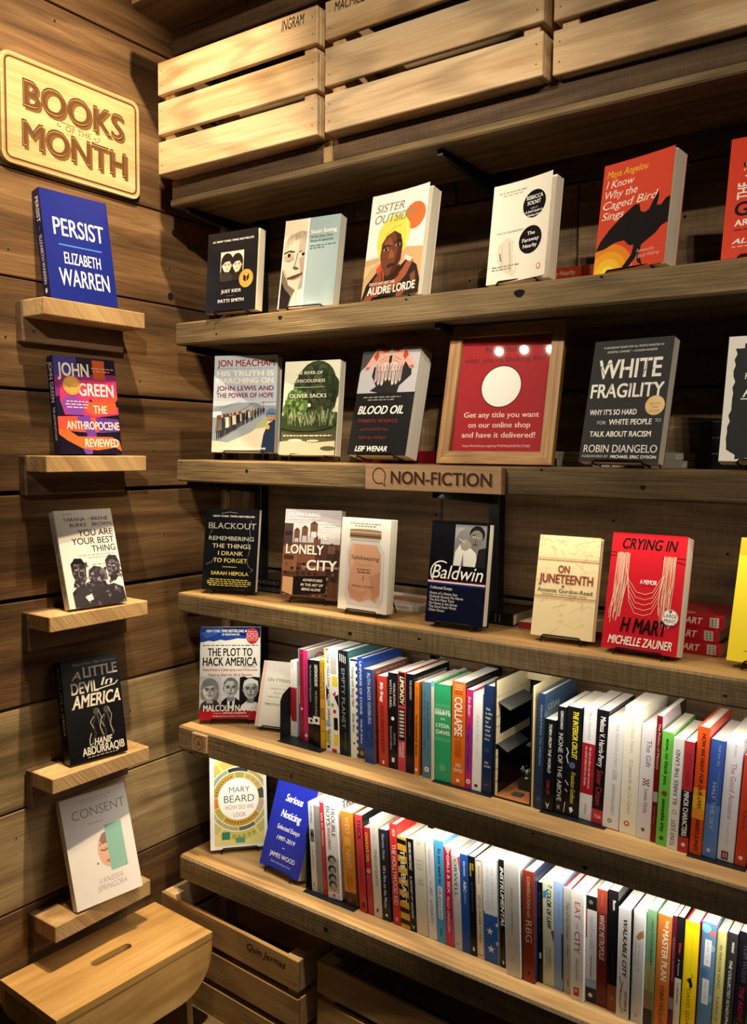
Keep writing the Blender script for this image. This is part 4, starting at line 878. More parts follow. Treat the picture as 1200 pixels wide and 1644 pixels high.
def c_plot(F):
    F.poly([(0, 0), (1, 0), (1, .11), (.93, .12), (.86, .10), (.74, .125), (.62, .12), (.52, .135), (.42, .145), (.34, .135), (.22, .155), (.14, .145), (.06, .16), (0, .165)], '24418f'); F.poly([(.40, 0), (1, 0), (1, .10), (.8, .11), (.6, .07), (.48, .10), (.38, .05)], '17255c'); F.poly([(.0, .06), (.2, .03), (.3, .07), (.1, .12)], '3c5cab')
    F.text('NEW YORK TIMES BESTSELLING AUTHOR', .10, .92, .026, .055, WH, 'B'); F.text('OF DEFEATING ISIS', .36, .65, .068, .088, WH, 'B'); F.dash(.04, .97, .192, .010, '5a5a55', 3)
    F.lines([('THE PLOT TO', .13, .87, .228, .310), ('HACK AMERICA', .05, .95, .328, .415)], '141314', 'B'); F.text('4TH EDITION', .70, .92, .42, .435, '141314', 'b')
    F.lines([('How Putin’s Cyberspies and WikiLeaks', .05, .96, .446, .472), ('Tried to Steal the 2016 Election', .14, .87, .500, .526)], 'b8372f', 'b')
    F.rect(0, 1, .545, .90, '8b8b8b'); F.rect(0, .36, .53, .9, 'c9c9c6'); F.rect(.36, .66, .53, .9, 'd8d8d5'); F.poly([(.66, .9), (.67, .54), (.74, .53), (.8, .55), (.9, .535), (1, .545), (1, .9)], '1b1b1b')
    F.poly([(0, .9), (.03, .82), (.14, .77), (.28, .78), (.36, .86), (.37, .9)], '3c3c40'); head(F, .17, .68, .112, 'cfcfcd', '85857f', '2a2a2a', 'bob', tone='9f9f9c')
    F.poly([(.34, .9), (.37, .80), (.44, .76), (.60, .76), (.68, .80), (.72, .9)], '1e1e22'); F.poly([(.46, .77), (.59, .77), (.57, .9), (.47, .9)], 'ececea'); F.poly([(.505, .79), (.545, .79), (.555, .9), (.495, .9)], '26262a'); head(F, .52, .655, .115, 'c4c4c2', '6f6f6c', '222222', 'short', tone='868684')
    F.poly([(.66, .9), (.72, .83), (.78, .80), (.95, .81), (1, .85), (1, .9)], 'dededc'); head(F, .85, .67, .12, 'a9a9a7', 'd6d6d2', '2a2a2a', 'swept', tone='70706e')
    F.rect(0, 1, .895, 1, 'a9232a'); F.text('MALCOLM NANCE', .07, .95, .838, .902, 'f3efe6', 'B'); F.text('Foreword by', .24, .38, .918, .930, 'f0d4cc', ''); F.text('SPENCER ACKERMAN', .40, .78, .914, .931, 'f5ece4', 'B'); F.text('US National Security Editor, The Guardian', .22, .82, .946, .963, 'f0d4cc', 'b')
def s_badge(F):
    F.ell(.87, .095, .105, 'b4252c', n=24, rv=.085)
    for i in range(5): F.dash(.80 - (.03 if 0 < i < 4 else 0), .94 + (.02 if 0 < i < 4 else 0), .045 + i * .022, .009, 'e6b8b0', i)
def c_tyranny(F):
    F.rect(0, .075, 0, 1, 'd9b8a6'); F.rect(.075, .085, 0, 1, 'c7a795'); F.text('ON TYRANNY', .16, .92, .262, .312, '2a2623', 'l'); F.line([(.2, .365), (.9, .365)], .004, '8a837a'); F.line([(.2, .60), (.9, .60)], .004, '8a837a')
    F.lines([('TWENTY LESSONS', .24, .86, .405, .435), ('FROM THE', .38, .72, .470, .496), ('TWENTIETH CENTURY', .20, .90, .530, .560)], '6a645c', 'l'); F.text('TIMOTHY SNYDER', .17, .92, .635, .675, '2a2623', 'b')
def c_beard(F):
    F.rect(.075, .945, .045, .965, 'e6d684')
    def seg(r0, r1, a0, a1, c): F.ring(.5, .475, r0, r1, a0, a1, c, 10)
    k = F.w / F.h
    for i, c in enumerate(('c9bd63', 'd2c069', 'cfc274', 'c9b456', 'c8b858', 'd8cb82')): seg(.56, .70, i * 60 + 2, i * 60 + 58, c)
    for a0, a1, c in ((250, 290, '2e3236'), (292, 345, 'b0a45e'), (347, 415, 'b9ac6e'), (57, 90, '6e6a5a'), (92, 140, 'b3ab74'), (142, 178, 'c2b57a'), (180, 248, '8fa092')): seg(.475, .54, a0, a1, c)
    for a0, a1, c in ((262, 284, 'a89a4c'), (286, 335, 'bfae66'), (337, 362, '4a4c44'), (4, 34, 'b9a48a'), (36, 128, 'bd9434'), (130, 158, 'b8a548'), (160, 184, 'd77f2e'), (186, 260, 'b5944a')): seg(.345, .46, a0, a1, c)
    for i in range(12):
        a = R(42 + i * 7.2); F.ell(.5 + .405 * math.cos(a), .475 + .405 * math.sin(a) * k, .012, '5a3a1e')
    for i in range(9):
        a = R(192 + i * 7.4); F.ell(.5 + .40 * math.cos(a), .475 + .40 * math.sin(a) * k, .012, '6b3a22')
    for i in range(3):
        a = R(296 + i * 14); F.ell(.5 + .405 * math.cos(a), .475 + .405 * math.sin(a) * k, .026, 'd08a62')
    for i in range(5):
        a = R(66 + i * 8); F.ell(.5 + .63 * math.cos(a), .475 + .63 * math.sin(a) * k, .03, 'a8a63c')
    F.ring(.5, .475, .345, .36, 0, 360, 'efe9c9', 40); F.ring(.5, .475, .46, .475, 0, 360, 'efe9c9', 40); F.ring(.5, .475, .54, .56, 0, 360, 'efe9c9', 40); F.ell(.5, .475, .345, 'f6f2e4', n=40)
    F.rect(.20, .34, .82, .90, '3f7f63'); F.rect(.44, .60, .885, .94, '5d9a7c')
    for x0, x1, y0, y1 in ((0, .075, 0, 1), (.945, 1, 0, 1), (0, 1, 0, .045), (0, 1, .965, 1)): F.rect(x0, x1, y0, y1, 'f3eee3')
    F.lines([('MARY', .335, .70, .345, .405, '2d302c', 'l'), ('BEARD', .245, .775, .435, .510, '2d302c', 'l'), ('HOW DO WE', .27, .76, .540, .585, 'c0504f', 'l'), ('LOOK', .41, .625, .620, .665, 'c0504f', 'l')], WH)
def c_serious(F):
    F.lines([('Serious', .29, .72, .165, .245, WH, 'Bi'), ('Noticing', .26, .76, .345, .425, WH, 'Bi'), ('Selected Essays', .23, .80, .510, .560, WH, 'bi'), ('1997–2019', .28, .74, .630, .675, WH, 'bi'), ('JAMES WOOD', .20, .83, .815, .862, WH, 'b'), ('Author of How Fiction Works', .26, .76, .905, .925, 'c9cdf0', '')], WH); F.line([(.47, .745), (.52, .745)], .010, WH)
def c_persist(F):
    F.text('PERSIST', .15, .90, .245, .405, WH, 'b'); F.line([(.20, .490), (.84, .490)], .016, '4f8fe0'); F.text('ELIZABETH', .26, .80, .555, .660, WH, 'b'); F.text('WARREN', .16, .90, .710, .865, WH, 'b')
def p_persist(S): S.rect(0, 1, 0, 1, '161a45'); S.text('PERSIST', .05, .27, .30, .72, WH, 'bd') if False else None; S.text('PERSIST', .30, .74, .07, .30, WH, 'bd'); S.line([(.5, .34), (.5, .38)], .04, '6b84c9'); S.text('ELIZABETH WARREN', .32, .70, .42, .86, 'c8ccdf', 'bd'); S.rect(.36, .62, .90, .94, 'cfd2e4')
def c_anthro(F):
    F.rect(0, .36, 0, .32, '3b3a8a'); F.poly([(0, .2), (1, .16), (1, .34), (.3, .36), (0, .42)], '8a2f7c')
    F.poly([(.08, .30), (.2, .24), (1, .22), (1, .40), (.55, .42), (.5, .50), (1, .50), (1, .58), (.62, .62), (.40, .60), (.12, .60), (.06, .45)], 'cf3d78'); F.poly([(.55, .42), (.9, .40), (1, .36), (1, .42), (.92, .48), (.6, .50)], 'e2563f'); F.poly([(.12, .42), (.3, .40), (.45, .48), (.40, .60), (.18, .60), (.08, .5)], '8e4ab8')
    F.poly([(.5, .46), (.96, .46), (.98, .56), (.6, .60), (.45, .56)], 'e8623a'); F.poly([(0, .62), (.3, .61), (.98, .63), (1, .74), (.55, .78), (0, .76)], 'dd5a47'); F.poly([(.6, .62), (.98, .63), (.99, .76), (.66, .78)], '6a3aa0'); F.poly([(.30, .62), (.5, .6), (.60, .80), (.50, 1), (.34, 1), (.45, .80)], '7a44ae')
    F.poly([(0, .75), (.16, .76), (.30, .82), (.85, .82), (.97, .86), (1, .97), (.9, .93), (.6, .96), (.35, .94), (.12, .86), (0, .80)], 'e8713a'); F.poly([(0, .80), (.12, .86), (.35, .94), (.4, 1), (0, 1)], '1a1626')
    F.text('JOHN', .06, .55, .07, .20, 'e9e2d6', 'B'); F.text('GREEN', .37, .94, .27, .395, 'f3ebdc', 'B'); F.rect(.62, .82, .02, .22, 'c4562f'); F.dash(.60, .98, .10, .010, 'e0a080'); F.dash(.62, .9, .13, .010, 'e0a080')
    F.dash(.16, .5, .455, .012, 'e8d5d8', 4); F.dash(.14, .5, .485, .012, 'e8d5d8', 5); F.dash(.16, .5, .515, .012, 'e8d5d8', 6); F.text('THE', .58, .80, .495, .575, 'f3ebdc', 'B'); F.text('ANTHROPOCENE', .13, .985, .665, .745, 'f3ebdc', 'B'); F.text('REVIEWED', .40, .95, .845, .925, 'f3ebdc', 'B')
def s_anthro(F): F.ell(.26, .30, .14, 'd9a95a', n=28); F.ring(.26, .30, .115, .122, 0, 360, 'b27f35', 26); F.text('Signed', .17, .35, .285, .315, '6a4516', 'bi')
def p_anthro(S): S.text('JOHN GREEN', .28, .80, .06, .47, 'c9bfd0', 'bd'); S.text('THE ANTHROPOCENE', .40, .72, .52, .86, 'c4bccb', 'bd')
def figure(F, pts, cols, seed):
    F.poly(pts, cols[0]); rd_ = random.Random(seed); us = [p[0] for p in pts]; vs = [p[1] for p in pts]
    for i in range(26):
        u, v = rd_.uniform(min(us), max(us)), rd_.uniform(min(vs) + .02, max(vs))
        F.poly([(u, v), (u + rd_.uniform(.02, .06), v + rd_.uniform(-.02, .01)), (u + rd_.uniform(.03, .07), v + rd_.uniform(.01, .03)), (u + rd_.uniform(-.01, .03), v + rd_.uniform(.01, .035))], rd_.choice(cols[1:]))
def c_best(F):
    F.text('EDITED BY', .14, .30, .035, .048, '5a5658', 'b'); F.lines([('TARANA', .13, .51, .08, .118), ('BRENÉ', .62, .92, .08, .118), ('BURKE', .23, .52, .138, .176), ('BROWN', .62, .96, .138, .176)], '231f20', 'b'); F.text('AND', .54, .60, .092, .106, '5a5658', 'b')
    F.lines([('YOU ARE', .35, .96, .21, .275), ('YOUR BEST', .22, .96, .295, .36), ('THING', .54, .96, .38, .445)], '231f20', 'b'); F.dash(.30, .96, .47, .010, 'a9a4a4', 3); F.dash(.46, .96, .498, .010, 'a9a4a4', 4); F.dash(.5, .72, .57, .010, 'a9a4a4', 6)
    cs = ['2f2a30', '574e5c', '433c47', '746a78', '8b808c', '231f24', '665a62']
    figure(F, [(.10, 1), (.09, .84), (.18, .79), (.34, .76), (.50, .72), (.62, .74), (.72, .80), (.82, .79), (.98, .84), (1, 1)], cs, 3)
    figure(F, [(.14, .66), (.13, .55), (.22, .50), (.34, .52), (.38, .60), (.36, .72), (.28, .79), (.20, .77)], cs, 5); figure(F, [(.40, .70), (.42, .63), (.52, .59), (.64, .61), (.70, .68), (.66, .76), (.46, .77)], cs, 6); figure(F, [(.74, .62), (.73, .54), (.82, .49), (.94, .51), (.98, .58), (.95, .70), (.86, .76), (.78, .74)], cs, 7)
    for u, v in ((.20, .62), (.29, .63), (.79, .60), (.87, .61)): F.ell(u, v, .022, 'c9bfc4', rv=.008); F.ell(u, v, .010, '141114')
    F.poly([(.13, .56), (.2, .50), (.32, .505), (.38, .58), (.3, .54), (.2, .55)], '19161a'); F.poly([(.74, .57), (.8, .495), (.92, .50), (.98, .58), (.9, .535), (.8, .545)], '19161a'); F.ell(.25, .725, .035, '3a2f36', rv=.010); F.ell(.83, .70, .035, '3a2f36', rv=.010); F.line([(.245, .63), (.235, .69), (.27, .69)], .012, '8b808c'); F.line([(.825, .61), (.815, .665), (.85, .665)], .012, '8b808c')
    F.poly([(.28, .90), (.40, .87), (.42, .93), (.33, .95)], 'd9d4d6')
def p_best(S): S.text('TARANA BURKE AND BRENÉ BROWN', .35, .65, .05, .42, '5a5658', 'd'); S.text('YOU ARE YOUR BEST THING', .30, .70, .46, .88, '3a3638', 'd')
def c_devil(F):
    F.text('Notes in Praise of Black Performance', .20, .95, .03, .060, 'a8a294', 'i'); F.text('A', .16, .32, .115, .195, 'd9d2c2', 'bi'); F.text('LITTLE', .36, .96, .085, .185, 'ded7c8', 'Bs'); F.text('DEVIL', .14, .60, .225, .335, 'ded7c8', 'B'); F.text('In', .65, .86, .215, .29, 'ded7c8', 'bi'); F.line([(.58, .325), (.7, .315), (.9, .30), (.95, .27)], .016, 'ded7c8'); F.text('AMERICA', .12, .97, .355, .475, 'ded7c8', 'Bsi')
    for c in (.50, .68):
        F.ell(c + .02, .535, .055, '4a4742', rv=.035); F.line([(c, .57), (c - .06, .66), (c - .02, .76), (c - .10, .83)], .03, '33312e'); F.line([(c + .03, .57), (c + .06, .68), (c + .10, .80)], .03, '45423d')
        F.line([(c - .03, .58), (c - .10, .63), (c - .05, .70)], .010, 'b9b2a4'); F.line([(c + .05, .52), (c + .10, .60), (c + .06, .70), (c + .11, .78)], .008, 'c9c2b4')
    F.line([(.40, .74), (.36, .80), (.36, .86), (.42, .84)], .012, 'c9c2b4'); F.text('HANIF', .43, .75, .80, .865, 'ded7c8', 'Bsi'); F.text('ABDURRAQIB', .22, .95, .87, .945, 'ded7c8', 'B'); F.dash(.30, .82, .962, .010, '9a9488', 3)
def p_devil(S): S.text('A LITTLE DEVIL In AMERICA', .45, .80, .05, .72, 'cfc8ba', 'bsd'); S.text('HANIF ABDURRAQIB', .18, .34, .10, .55, '8a8478', 'd')
def c_consent(F):
    F.dash(.22, .76, .05, .008, 'b3aca6', 3); F.dash(.30, .7, .075, .008, 'b3aca6', 4); F.text('CONSENT', .14, .95, .13, .215, '8f8a88', 'l'); F.dash(.36, .58, .275, .012, 'b8b0aa', 5)
    F.ell(.60, .555, .17, 'd8a78d', rv=.165); F.poly([(.47, .46), (.52, .405), (.60, .39), (.62, .47), (.52, .50)], '8c6f5e'); F.ell(.535, .545, .055, 'c4917a', rv=.012); F.line([(.47, .545), (.53, .562), (.60, .55)], .012, '3a2a24'); F.line([(.46, .50), (.53, .485), (.6, .495)], .012, '6f5346'); F.ell(.58, .66, .05, 'b8685c', rv=.014)
    F.rect(.58, .84, .335, .755, '86b3a4'); F.ell(.40, .655, .012, '4a3f3a')
    F.text('VANESSA', .38, .74, .795, .84, 'b5a7a2', 'li'); F.text('SPRINGORA', .34, .78, .855, .905, 'b5a7a2', 'li')

# ------------------------------------------------------------------ face-out books: x, y, z, yaw, lean, width, height in metres and degrees
def faceout(d, t, label, bg, fn, shelf_z=None, sp=None, easel_label=None, **kw):
    x, y, z, yaw, lean, w_, h_ = d
    o = book(label, (x, y, z), (R(-lean), 0, R(yaw)), w_, t, h_, bg, fn, sp, **kw)
    if shelf_z is not None: easel(o, shelf_z, w_, t, h_, easel_label or 'bent-wire stand under the ' + label.split(',')[0])
    return o
Z1, Z2, Z3, Z4, Z5 = (SH[i][1] for i in (1, 2, 3, 4, 5))
G1, G2, G3 = 'face-out books on the top display shelf', 'face-out books on the rough shelf', 'face-out books on the third shelf'
faceout((.1134, -.010, .3345, 7.3, 4.5, .145, .181), .022, 'black paperback with a small photo of two dark-haired people and a gold seal', '17181c', c_justkids, Z1, flare=.006, group=G1, sticker=('round gold seal', s_seal(.80, .61, .14)), easel_label='wire stand under the black book with the two-person photo')
faceout((.3072, .0218, .3317, 6.9, 9.6, .1419, .1993), .024, 'paperback with a grey half portrait beside a plain pale teal panel', '9fb4b7', c_sontag, Z1, group=G1, easel_label='wire stand under the half-portrait and teal paperback', sbg='ece8dd')
faceout((.5281, .0306, .3304, .3, 10.4, .1468, .2215), .030, 'pale paperback showing a woman in a yellow head wrap before an orange sun', 'eeefe9', c_sister, Z1, flare=.014, group=G1, easel_label='wire stand under the book with the yellow head wrap')
faceout((.8182, .0268, .3316, -4.3, 7.4, .1292, .1838), .024, 'cream paperback with two black discs and a lifted cover', 'e4dfd1', c_faraway, Z1, flare=.016, group=G1, easel_label='wire stand under the cream book with two black discs')
faceout((1.0190, .0398, .3302, -11.7, 8.3, .1351, .1904), .032, 'orange paperback with a black bird silhouette over a yellow sun', 'd64c36', c_caged, Z1, flare=.008, group=G1, easel_label='wire stand under the orange bird book')
faceout((1.2296, .0352, .3307, .1, 12.2, .1345, .2002), .034, 'red-orange book cut by the right edge of the photo on the top display shelf', 'd5432e', c_gulag, Z1, group=G1, easel_label='wire stand under the red-orange book at the right end')
faceout((.1051, .0161, .0193, 20.3, 5.1, .1590, .2257), .028, 'pale blue hardback with a photo of a long line of marchers on a bridge', 'b9c7d6', c_meacham, Z2, hard=True, group=G2, easel_label='wire stand under the pale blue marchers book')
faceout((.3158, .0203, .0145, 11.7, 6.9, .1380, .2073), .022, 'cream paperback with a dark green painted garden', 'd9dac6', c_sacks, Z2, flare=.004, group=G2, easel_label='wire stand under the green garden book')
faceout((.5051, .0176, .0170, 1.2, 14.6, .1427, .2278), .046, 'thick charcoal paperback with a photo of two open stained hands', '1f1f21', c_oil, Z2, group=G2, easel_label='wire stand under the thick book with the open hands')
faceout((1.0098, .0192, .0107, -6.0, 13.8, .1426, .2158), .024, 'charcoal paperback with big cracked white capitals and a gold seal', '202125', c_fragile, Z2, group=G2, gloss=.6, sticker=('round gold seal', s_best(.875, .550, .118)), easel_label='wire stand under the charcoal book with cracked capitals')
faceout((1.2403, .0251, .0151, 1.3, 12.6, .1457, .2037), .028, 'white-bordered black book cut by the right edge of the photo on the rough shelf', 'eceae6', c_anti, Z2, gloss=.6, hard=True, group=G2, easel_label='wire stand under the white-bordered black book')
faceout((.0554, .0284, -.3118, 20.0, 8.1, .1406, .1965), .014, 'thin black paperback with grey and yellow lettering and curls of smoke', '121317', c_blackout, Z3, group=G3, easel_label='wire stand under the thin black paperback')
faceout((.2850, .0556, -.3097, 15.0, 8.5, .1404, .2025), .022, 'paperback with brown city rooftops and water towers', 'b7b2b6', c_lonely, Z3, group=G3, easel_label='wire stand under the rooftop book')
faceout((.4660, .0384, -.3116, .1, 4.7, .1272, .1960), .024, 'white paperback with a peach-filled glass jar', 'ece7df', c_safe, Z3, group=G3, easel_label='wire stand under the glass jar book')
faceout((.6894, .0363, -.3118, 2.9, 7.6, .1260, .2026), .028, 'black and navy hardback with a grey photo of a seated man and a striped band', '0f1015', c_baldwin, Z3, hard=True, group=G3, gloss=.2, easel_label='wire stand under the black and navy hardback')
faceout((.9126, .0498, -.3106, 4.1, 12.4, .1160, .1870), .018, 'small tan hardback with faint map lines and double rules', 'e4d2a6', c_june, Z3, hard=True, group=G3, easel_label='wire stand under the small tan hardback')
faceout((1.0521, .0396, -.3118, -.7, 12.6, .1303, .2028), .036, 'thick bright red paperback with hanging noodles held by chopsticks', 'c61d2c', c_hmart, Z3, group=G3, sticker=('round white sticker', s_large), easel_label='wire stand under the bright red noodle book')
faceout((1.2552, .0624, -.3091, -4.3, 15.6, .1388, .2047), .020, 'plain yellow book cut by the right edge of the photo', 'ecd838', c_yellow, Z3, group=G3, easel_label='wire stand under the plain yellow book')
faceout((.0360, .0360, -.6416, 39.1, 8.7, .1480, .2278), .022, 'glossy paperback with a blue top, red base and three grey portraits', 'e9e4d6', c_plot, Z4, gloss=.12, sticker=('round red badge', s_badge), easel_label='wire stand under the three-portrait paperback')
faceout((.1713, .0904, -.6424, 18.0, 21.0, .1020, .1590), .009, 'small plain beige paperback tucked behind a black book end', 'd8d1c2', c_tyranny, Z4, easel_label='wire stand under the small beige paperback')
faceout((.0662, .0441, -.9680, 48.5, 16.1, .1420, .2252), .012, 'white-edged book with a round green and gold mosaic', 'f3eee3', c_beard, Z5, hard=True, easel_label='wire stand under the mosaic book')
faceout((.2068, .0700, -.9664, -5.8, 18.3, .1353, .2092), .030, 'bright royal blue book with white lettering leaning back by the lowest row of spines', '1e2a9a', c_serious, Z5, easel_label='wire stand under the bright royal blue book')
def wallbook(d, label, bg, fn, **kw):
    x, y, z, yaw, lean, w_, t, h_ = d
    return book(label, (x, y, z), (R(-lean), 0, R(yaw)), w_, t, h_, bg, fn, group='books on the display ledges', **kw)
wallbook((-.0321, -.3089, .3412, 85.6, 10.6, .1615, .028, .2400), 'deep blue hardback with white lettering on the topmost ledge', '1c2880', c_persist, spine=p_persist, hard=True, gloss=.3)
wallbook((-.0490, -.2809, .0125, 85.3, 7.7, .1528, .026, .2171), 'dark hardback with swirling orange, pink and purple ribbons', '1c1830', c_anthro, spine=p_anthro, hard=True, sticker=('round gold sticker', s_anthro))
wallbook((-.0181, -.2856, -.3246, 84.8, 17.0, .1420, .022, .2207), 'white hardback with dark painted figures along its lower half', 'dcd8d6', c_best, spine=p_best, hard=True, sbg='cfcbc9')
wallbook((-.0302, -.2822, -.6762, 81.5, 11.1, .1403, .030, .2271), 'black hardback with ornate off-white lettering on the fourth ledge', '0d0d10', c_devil, spine=p_devil, hard=True)
wallbook((-.0074, -.2863, -1.0036, 83.0, 18.8, .1651, .020, .2423), 'white book with a half face behind a pale green rectangle', 'dfd7d0', c_consent)

# ------------------------------------------------------------------ framed notice
def framed():
    x, y, z, yaw, lean, w_, h_ = .7285, .0061, .0039, 4.3, 13.05, .2298, .2715
    t = .016; z = t * math.sin(R(lean)) + .0004
    root = empty('picture_frame', (x, y, z), (R(-lean), 0, R(yaw))); fw = .0235
    for nm, pts, m in (('frame_rail', [(0, 0), (w_, 0), (w_ - fw, fw), (fw, fw)], M_OAK), ('frame_rail', [(fw, h_ - fw), (w_ - fw, h_ - fw), (w_, h_), (0, h_)], M_OAK),
                       ('frame_stile', [(0, 0), (fw, fw), (fw, h_ - fw), (0, h_)], M_OAKZ), ('frame_stile', [(w_, 0), (w_, h_), (w_ - fw, h_ - fw), (w_ - fw, fw)], M_OAKZ)):
        b = MB(); b.prism(pts, 1, 0, t, m); o = b.build(nm, root); fix_normals(o)
    iw, ih = w_ - 2 * fw, h_ - 2 * fw
    b = MB(); b.box(fw + .0003, .0090, fw + .0003, w_ - fw - .0003, .0125, h_ - fw - .0003, paint('a3222a', .7))
    F = Face(b, lambda u, v, o: (fw + u * iw, .0090 - o, fw + ih * (1 - v)), iw, ih, .7)
    F.lines([('Not finding', .27, .74, .085, .135), ('what you’re looking for?', .04, .94, .175, .222)], '4a1c22', 's')
    F.ell(.49, .435, .225, '2b1517', n=36); F.ell(.49, .435, .215, 'f1eee9', n=36)
    F.lines([('Get any title you want', .11, .93, .655, .70), ('on our online shop', .17, .85, .742, .787), ('and have it delivered!', .11, .91, .828, .873)], 'f3dccf', 'bs'); F.text('https://bookshop.org/shop/THEWILDDETECTIVES', .13, .87, .935, .953, 'f0cfc4', 's')
    b.build('notice', root)
    b = MB(); b.box(fw + .0003, .0065, fw + .0003, w_ - fw - .0003, .0080, h_ - fw - .0003, glass_mat()); b.build('glass', root)
    b = MB(); b.box(w_ * .42, .0002, -.160, w_ * .58, .0042, 0, M_BLACK, mat=Matrix.Translation((0, t + .001, h_ * .62)) @ Matrix.Rotation(R(18), 4, 'X')); b.build('backing_strut', root)
    return tag(root, 'oak-framed red notice with a white disc under glass, leaning on the rough shelf', 'picture frame')
framed()

# ------------------------------------------------------------------ books lying flat behind
def flat(label, x_left, x_right, y, z, t, depth, bg, spfn=None, frontfn=None, sbg=None, hard=False, group=None):
    """lies on its back, spine towards the viewer, head of the spine at the left"""
    h = x_right - x_left
    # canonical spine faces -x and front faces -y: turn so the spine faces -y and the front faces up
    M3 = Matrix(((0, 0, -1), (1, 0, 0), (0, -1, 0)))
    return book(label, (x_right, y, z + t), M3.to_euler(), depth, t, h, bg, frontfn, spfn, sbg=sbg, hard=hard, group=group)
def st(txt, v0, v1, u0=.28, u1=.74, c=WH, fl='bd'): return lambda S: S.text(txt, u0, u1, v0, v1, c, fl)
flat('flat dark brown book under the flat orange one on the top display shelf', .85, 1.04, .114, Z1 + .0003, .022, .12, '2c2320')
flat('flat orange book behind the cream and orange face-out books', .86, 1.045, .112, Z1 + .0226, .020, .12, 'a83f24', st('The Faraway Nearby', .06, .52, c='e0b29a'))
flat('flat dark red book behind the thick book with open hands', .45, .655, .126, Z2 + .0003, .026, .135, '7c1522', group=None)
gW = 'pale grey books lying flat behind the cracked-capitals book'
flat('lower of two pale grey books lying flat on the rough shelf', .922, 1.155, .128, Z2 + .0003, .0135, .14, 'a9a6a0', st('ROBIN DIANGELO', .06, .42, c='6a6660'), group=gW)
flat('upper of two pale grey books lying flat on the rough shelf', .910, 1.142, .130, Z2 + .0142, .0135, .14, 'aeaba6', st('ROBIN DIANGELO', .06, .42, c='6a6660'), group=gW)
gD = 'dark hardbacks lying flat behind the white-bordered book'
for i, (lb) in enumerate(('lowest of three dark hardbacks stacked flat at the right end of the rough shelf', 'middle of three dark hardbacks stacked flat at the right end of the rough shelf', 'topmost of three dark hardbacks stacked flat at the right end of the rough shelf')):
    flat(lb, 1.178, 1.40, .125 + .003 * i, Z2 + .0003 + i * .0272, .0268, .14, '15171c', hard=True, group=gD)
gB = 'black paperbacks lying flat behind the thin black paperback'
flat('lower of two black paperbacks lying flat behind the thin black paperback', .105, .298, .138, Z3 + .0003, .0162, .125, '121317', st('BLACKOUT', .18, .56, .26, .72, '5d5d60', 'sd'), group=gB)
flat('upper of two black paperbacks lying flat behind the thin black paperback', .100, .292, .140, Z3 + .0168, .0162, .125, '121317', st('BLACKOUT', .18, .56, .26, .72, '5d5d60', 'sd'), group=gB)
def jar_flat(F): F.rect(.30, .74, .10, .92, 'c98f6e'); F.poly([(.4, .3), (.6, .2), (.62, .5), (.45, .6)], 'ad7556')
flat('white book lying flat behind the glass jar book', .415, .605, .1455, Z3 + .0003, .0135, .128, 'd9d4cc', st('ABIGAIL THOMAS', .55, .86, c='6a625a'), jar_flat)
flat('thick black hardback lying flat behind the navy and black face-out book', .632, .832, .139, Z3 + .0003, .026, .108, '111216', lambda S: (S.rect(.2, .85, .80, .815, '4a4c55'), S.rect(.2, .85, .845, .86, '4a4c55')), hard=True)
flat('red-spined tan book lying flat behind the small tan hardback', .846, 1.03, .137, Z3 + .0003, .0135, .120, 'cdbb97', lambda S: (S.rect(0, 1, 0, 1, '7a1722'), S.text('ON JUNETEENTH', .28, .74, .16, .62, 'd9c9b0', 'bd')), sbg='7a1722', hard=True)
gR = 'red paperbacks stacked flat behind the bright red noodle book'
def sp_hm(S):
    S.text('CRYING IN H MART', .28, .76, .08, .80, 'd9ccc2', 'Bid'); S.rect(.12, .88, .865, .95, 'b5b1aa')
    for i in range(3): S.rect(.2 + i * .2, .32 + i * .2, .885, .897, '5a5650'); S.rect(.25 + i * .2, .36 + i * .2, .918, .93, '5a5650')
def fr_hm(F): F.text('MICHELLE ZAUNER', .06, .16, .30, .7, 'e6c9bc', 'Bid')
for i, (lb, dx) in enumerate((('lowest of three red paperbacks stacked flat behind the noodle book', .0), ('middle of three red paperbacks stacked flat behind the noodle book', -.006), ('topmost of three red paperbacks stacked flat behind the noodle book', .002))):
    flat(lb, 1.052 + dx, 1.232 + dx, .128 + .002 * i, Z3 + .0003 + i * .0232, .0228, .125, 'a81a26', sp_hm, fr_hm, group=gR)

# ------------------------------------------------------------------ book ends
def bookend(label, x, y, z, x1, h=.12, dep=.11, side='left'):
    t = empty('book_end', (x, y, z))
    b = MB(); b.box(0, -.012, 0, x1 - x, dep - .02, .0011, paint('1b1d21', .4, .3), .0003); b.build('base_plate', t)
    pts = [(.0, .0012), (dep * .8, .0012), (dep * .8, h), (.03, h), (.008, h * .9), (0, h * .78)]
    b = MB(); b.prism(pts, 0, -.0012 if side == 'left' else x1 - x, .0 if side == 'left' else x1 - x + .0012, paint('1b1d21', .4, .3)); o = b.build('upright_plate', t); fix_normals(o)
    return tag(t, label, 'book end', 'black metal book ends')
BE = .0014

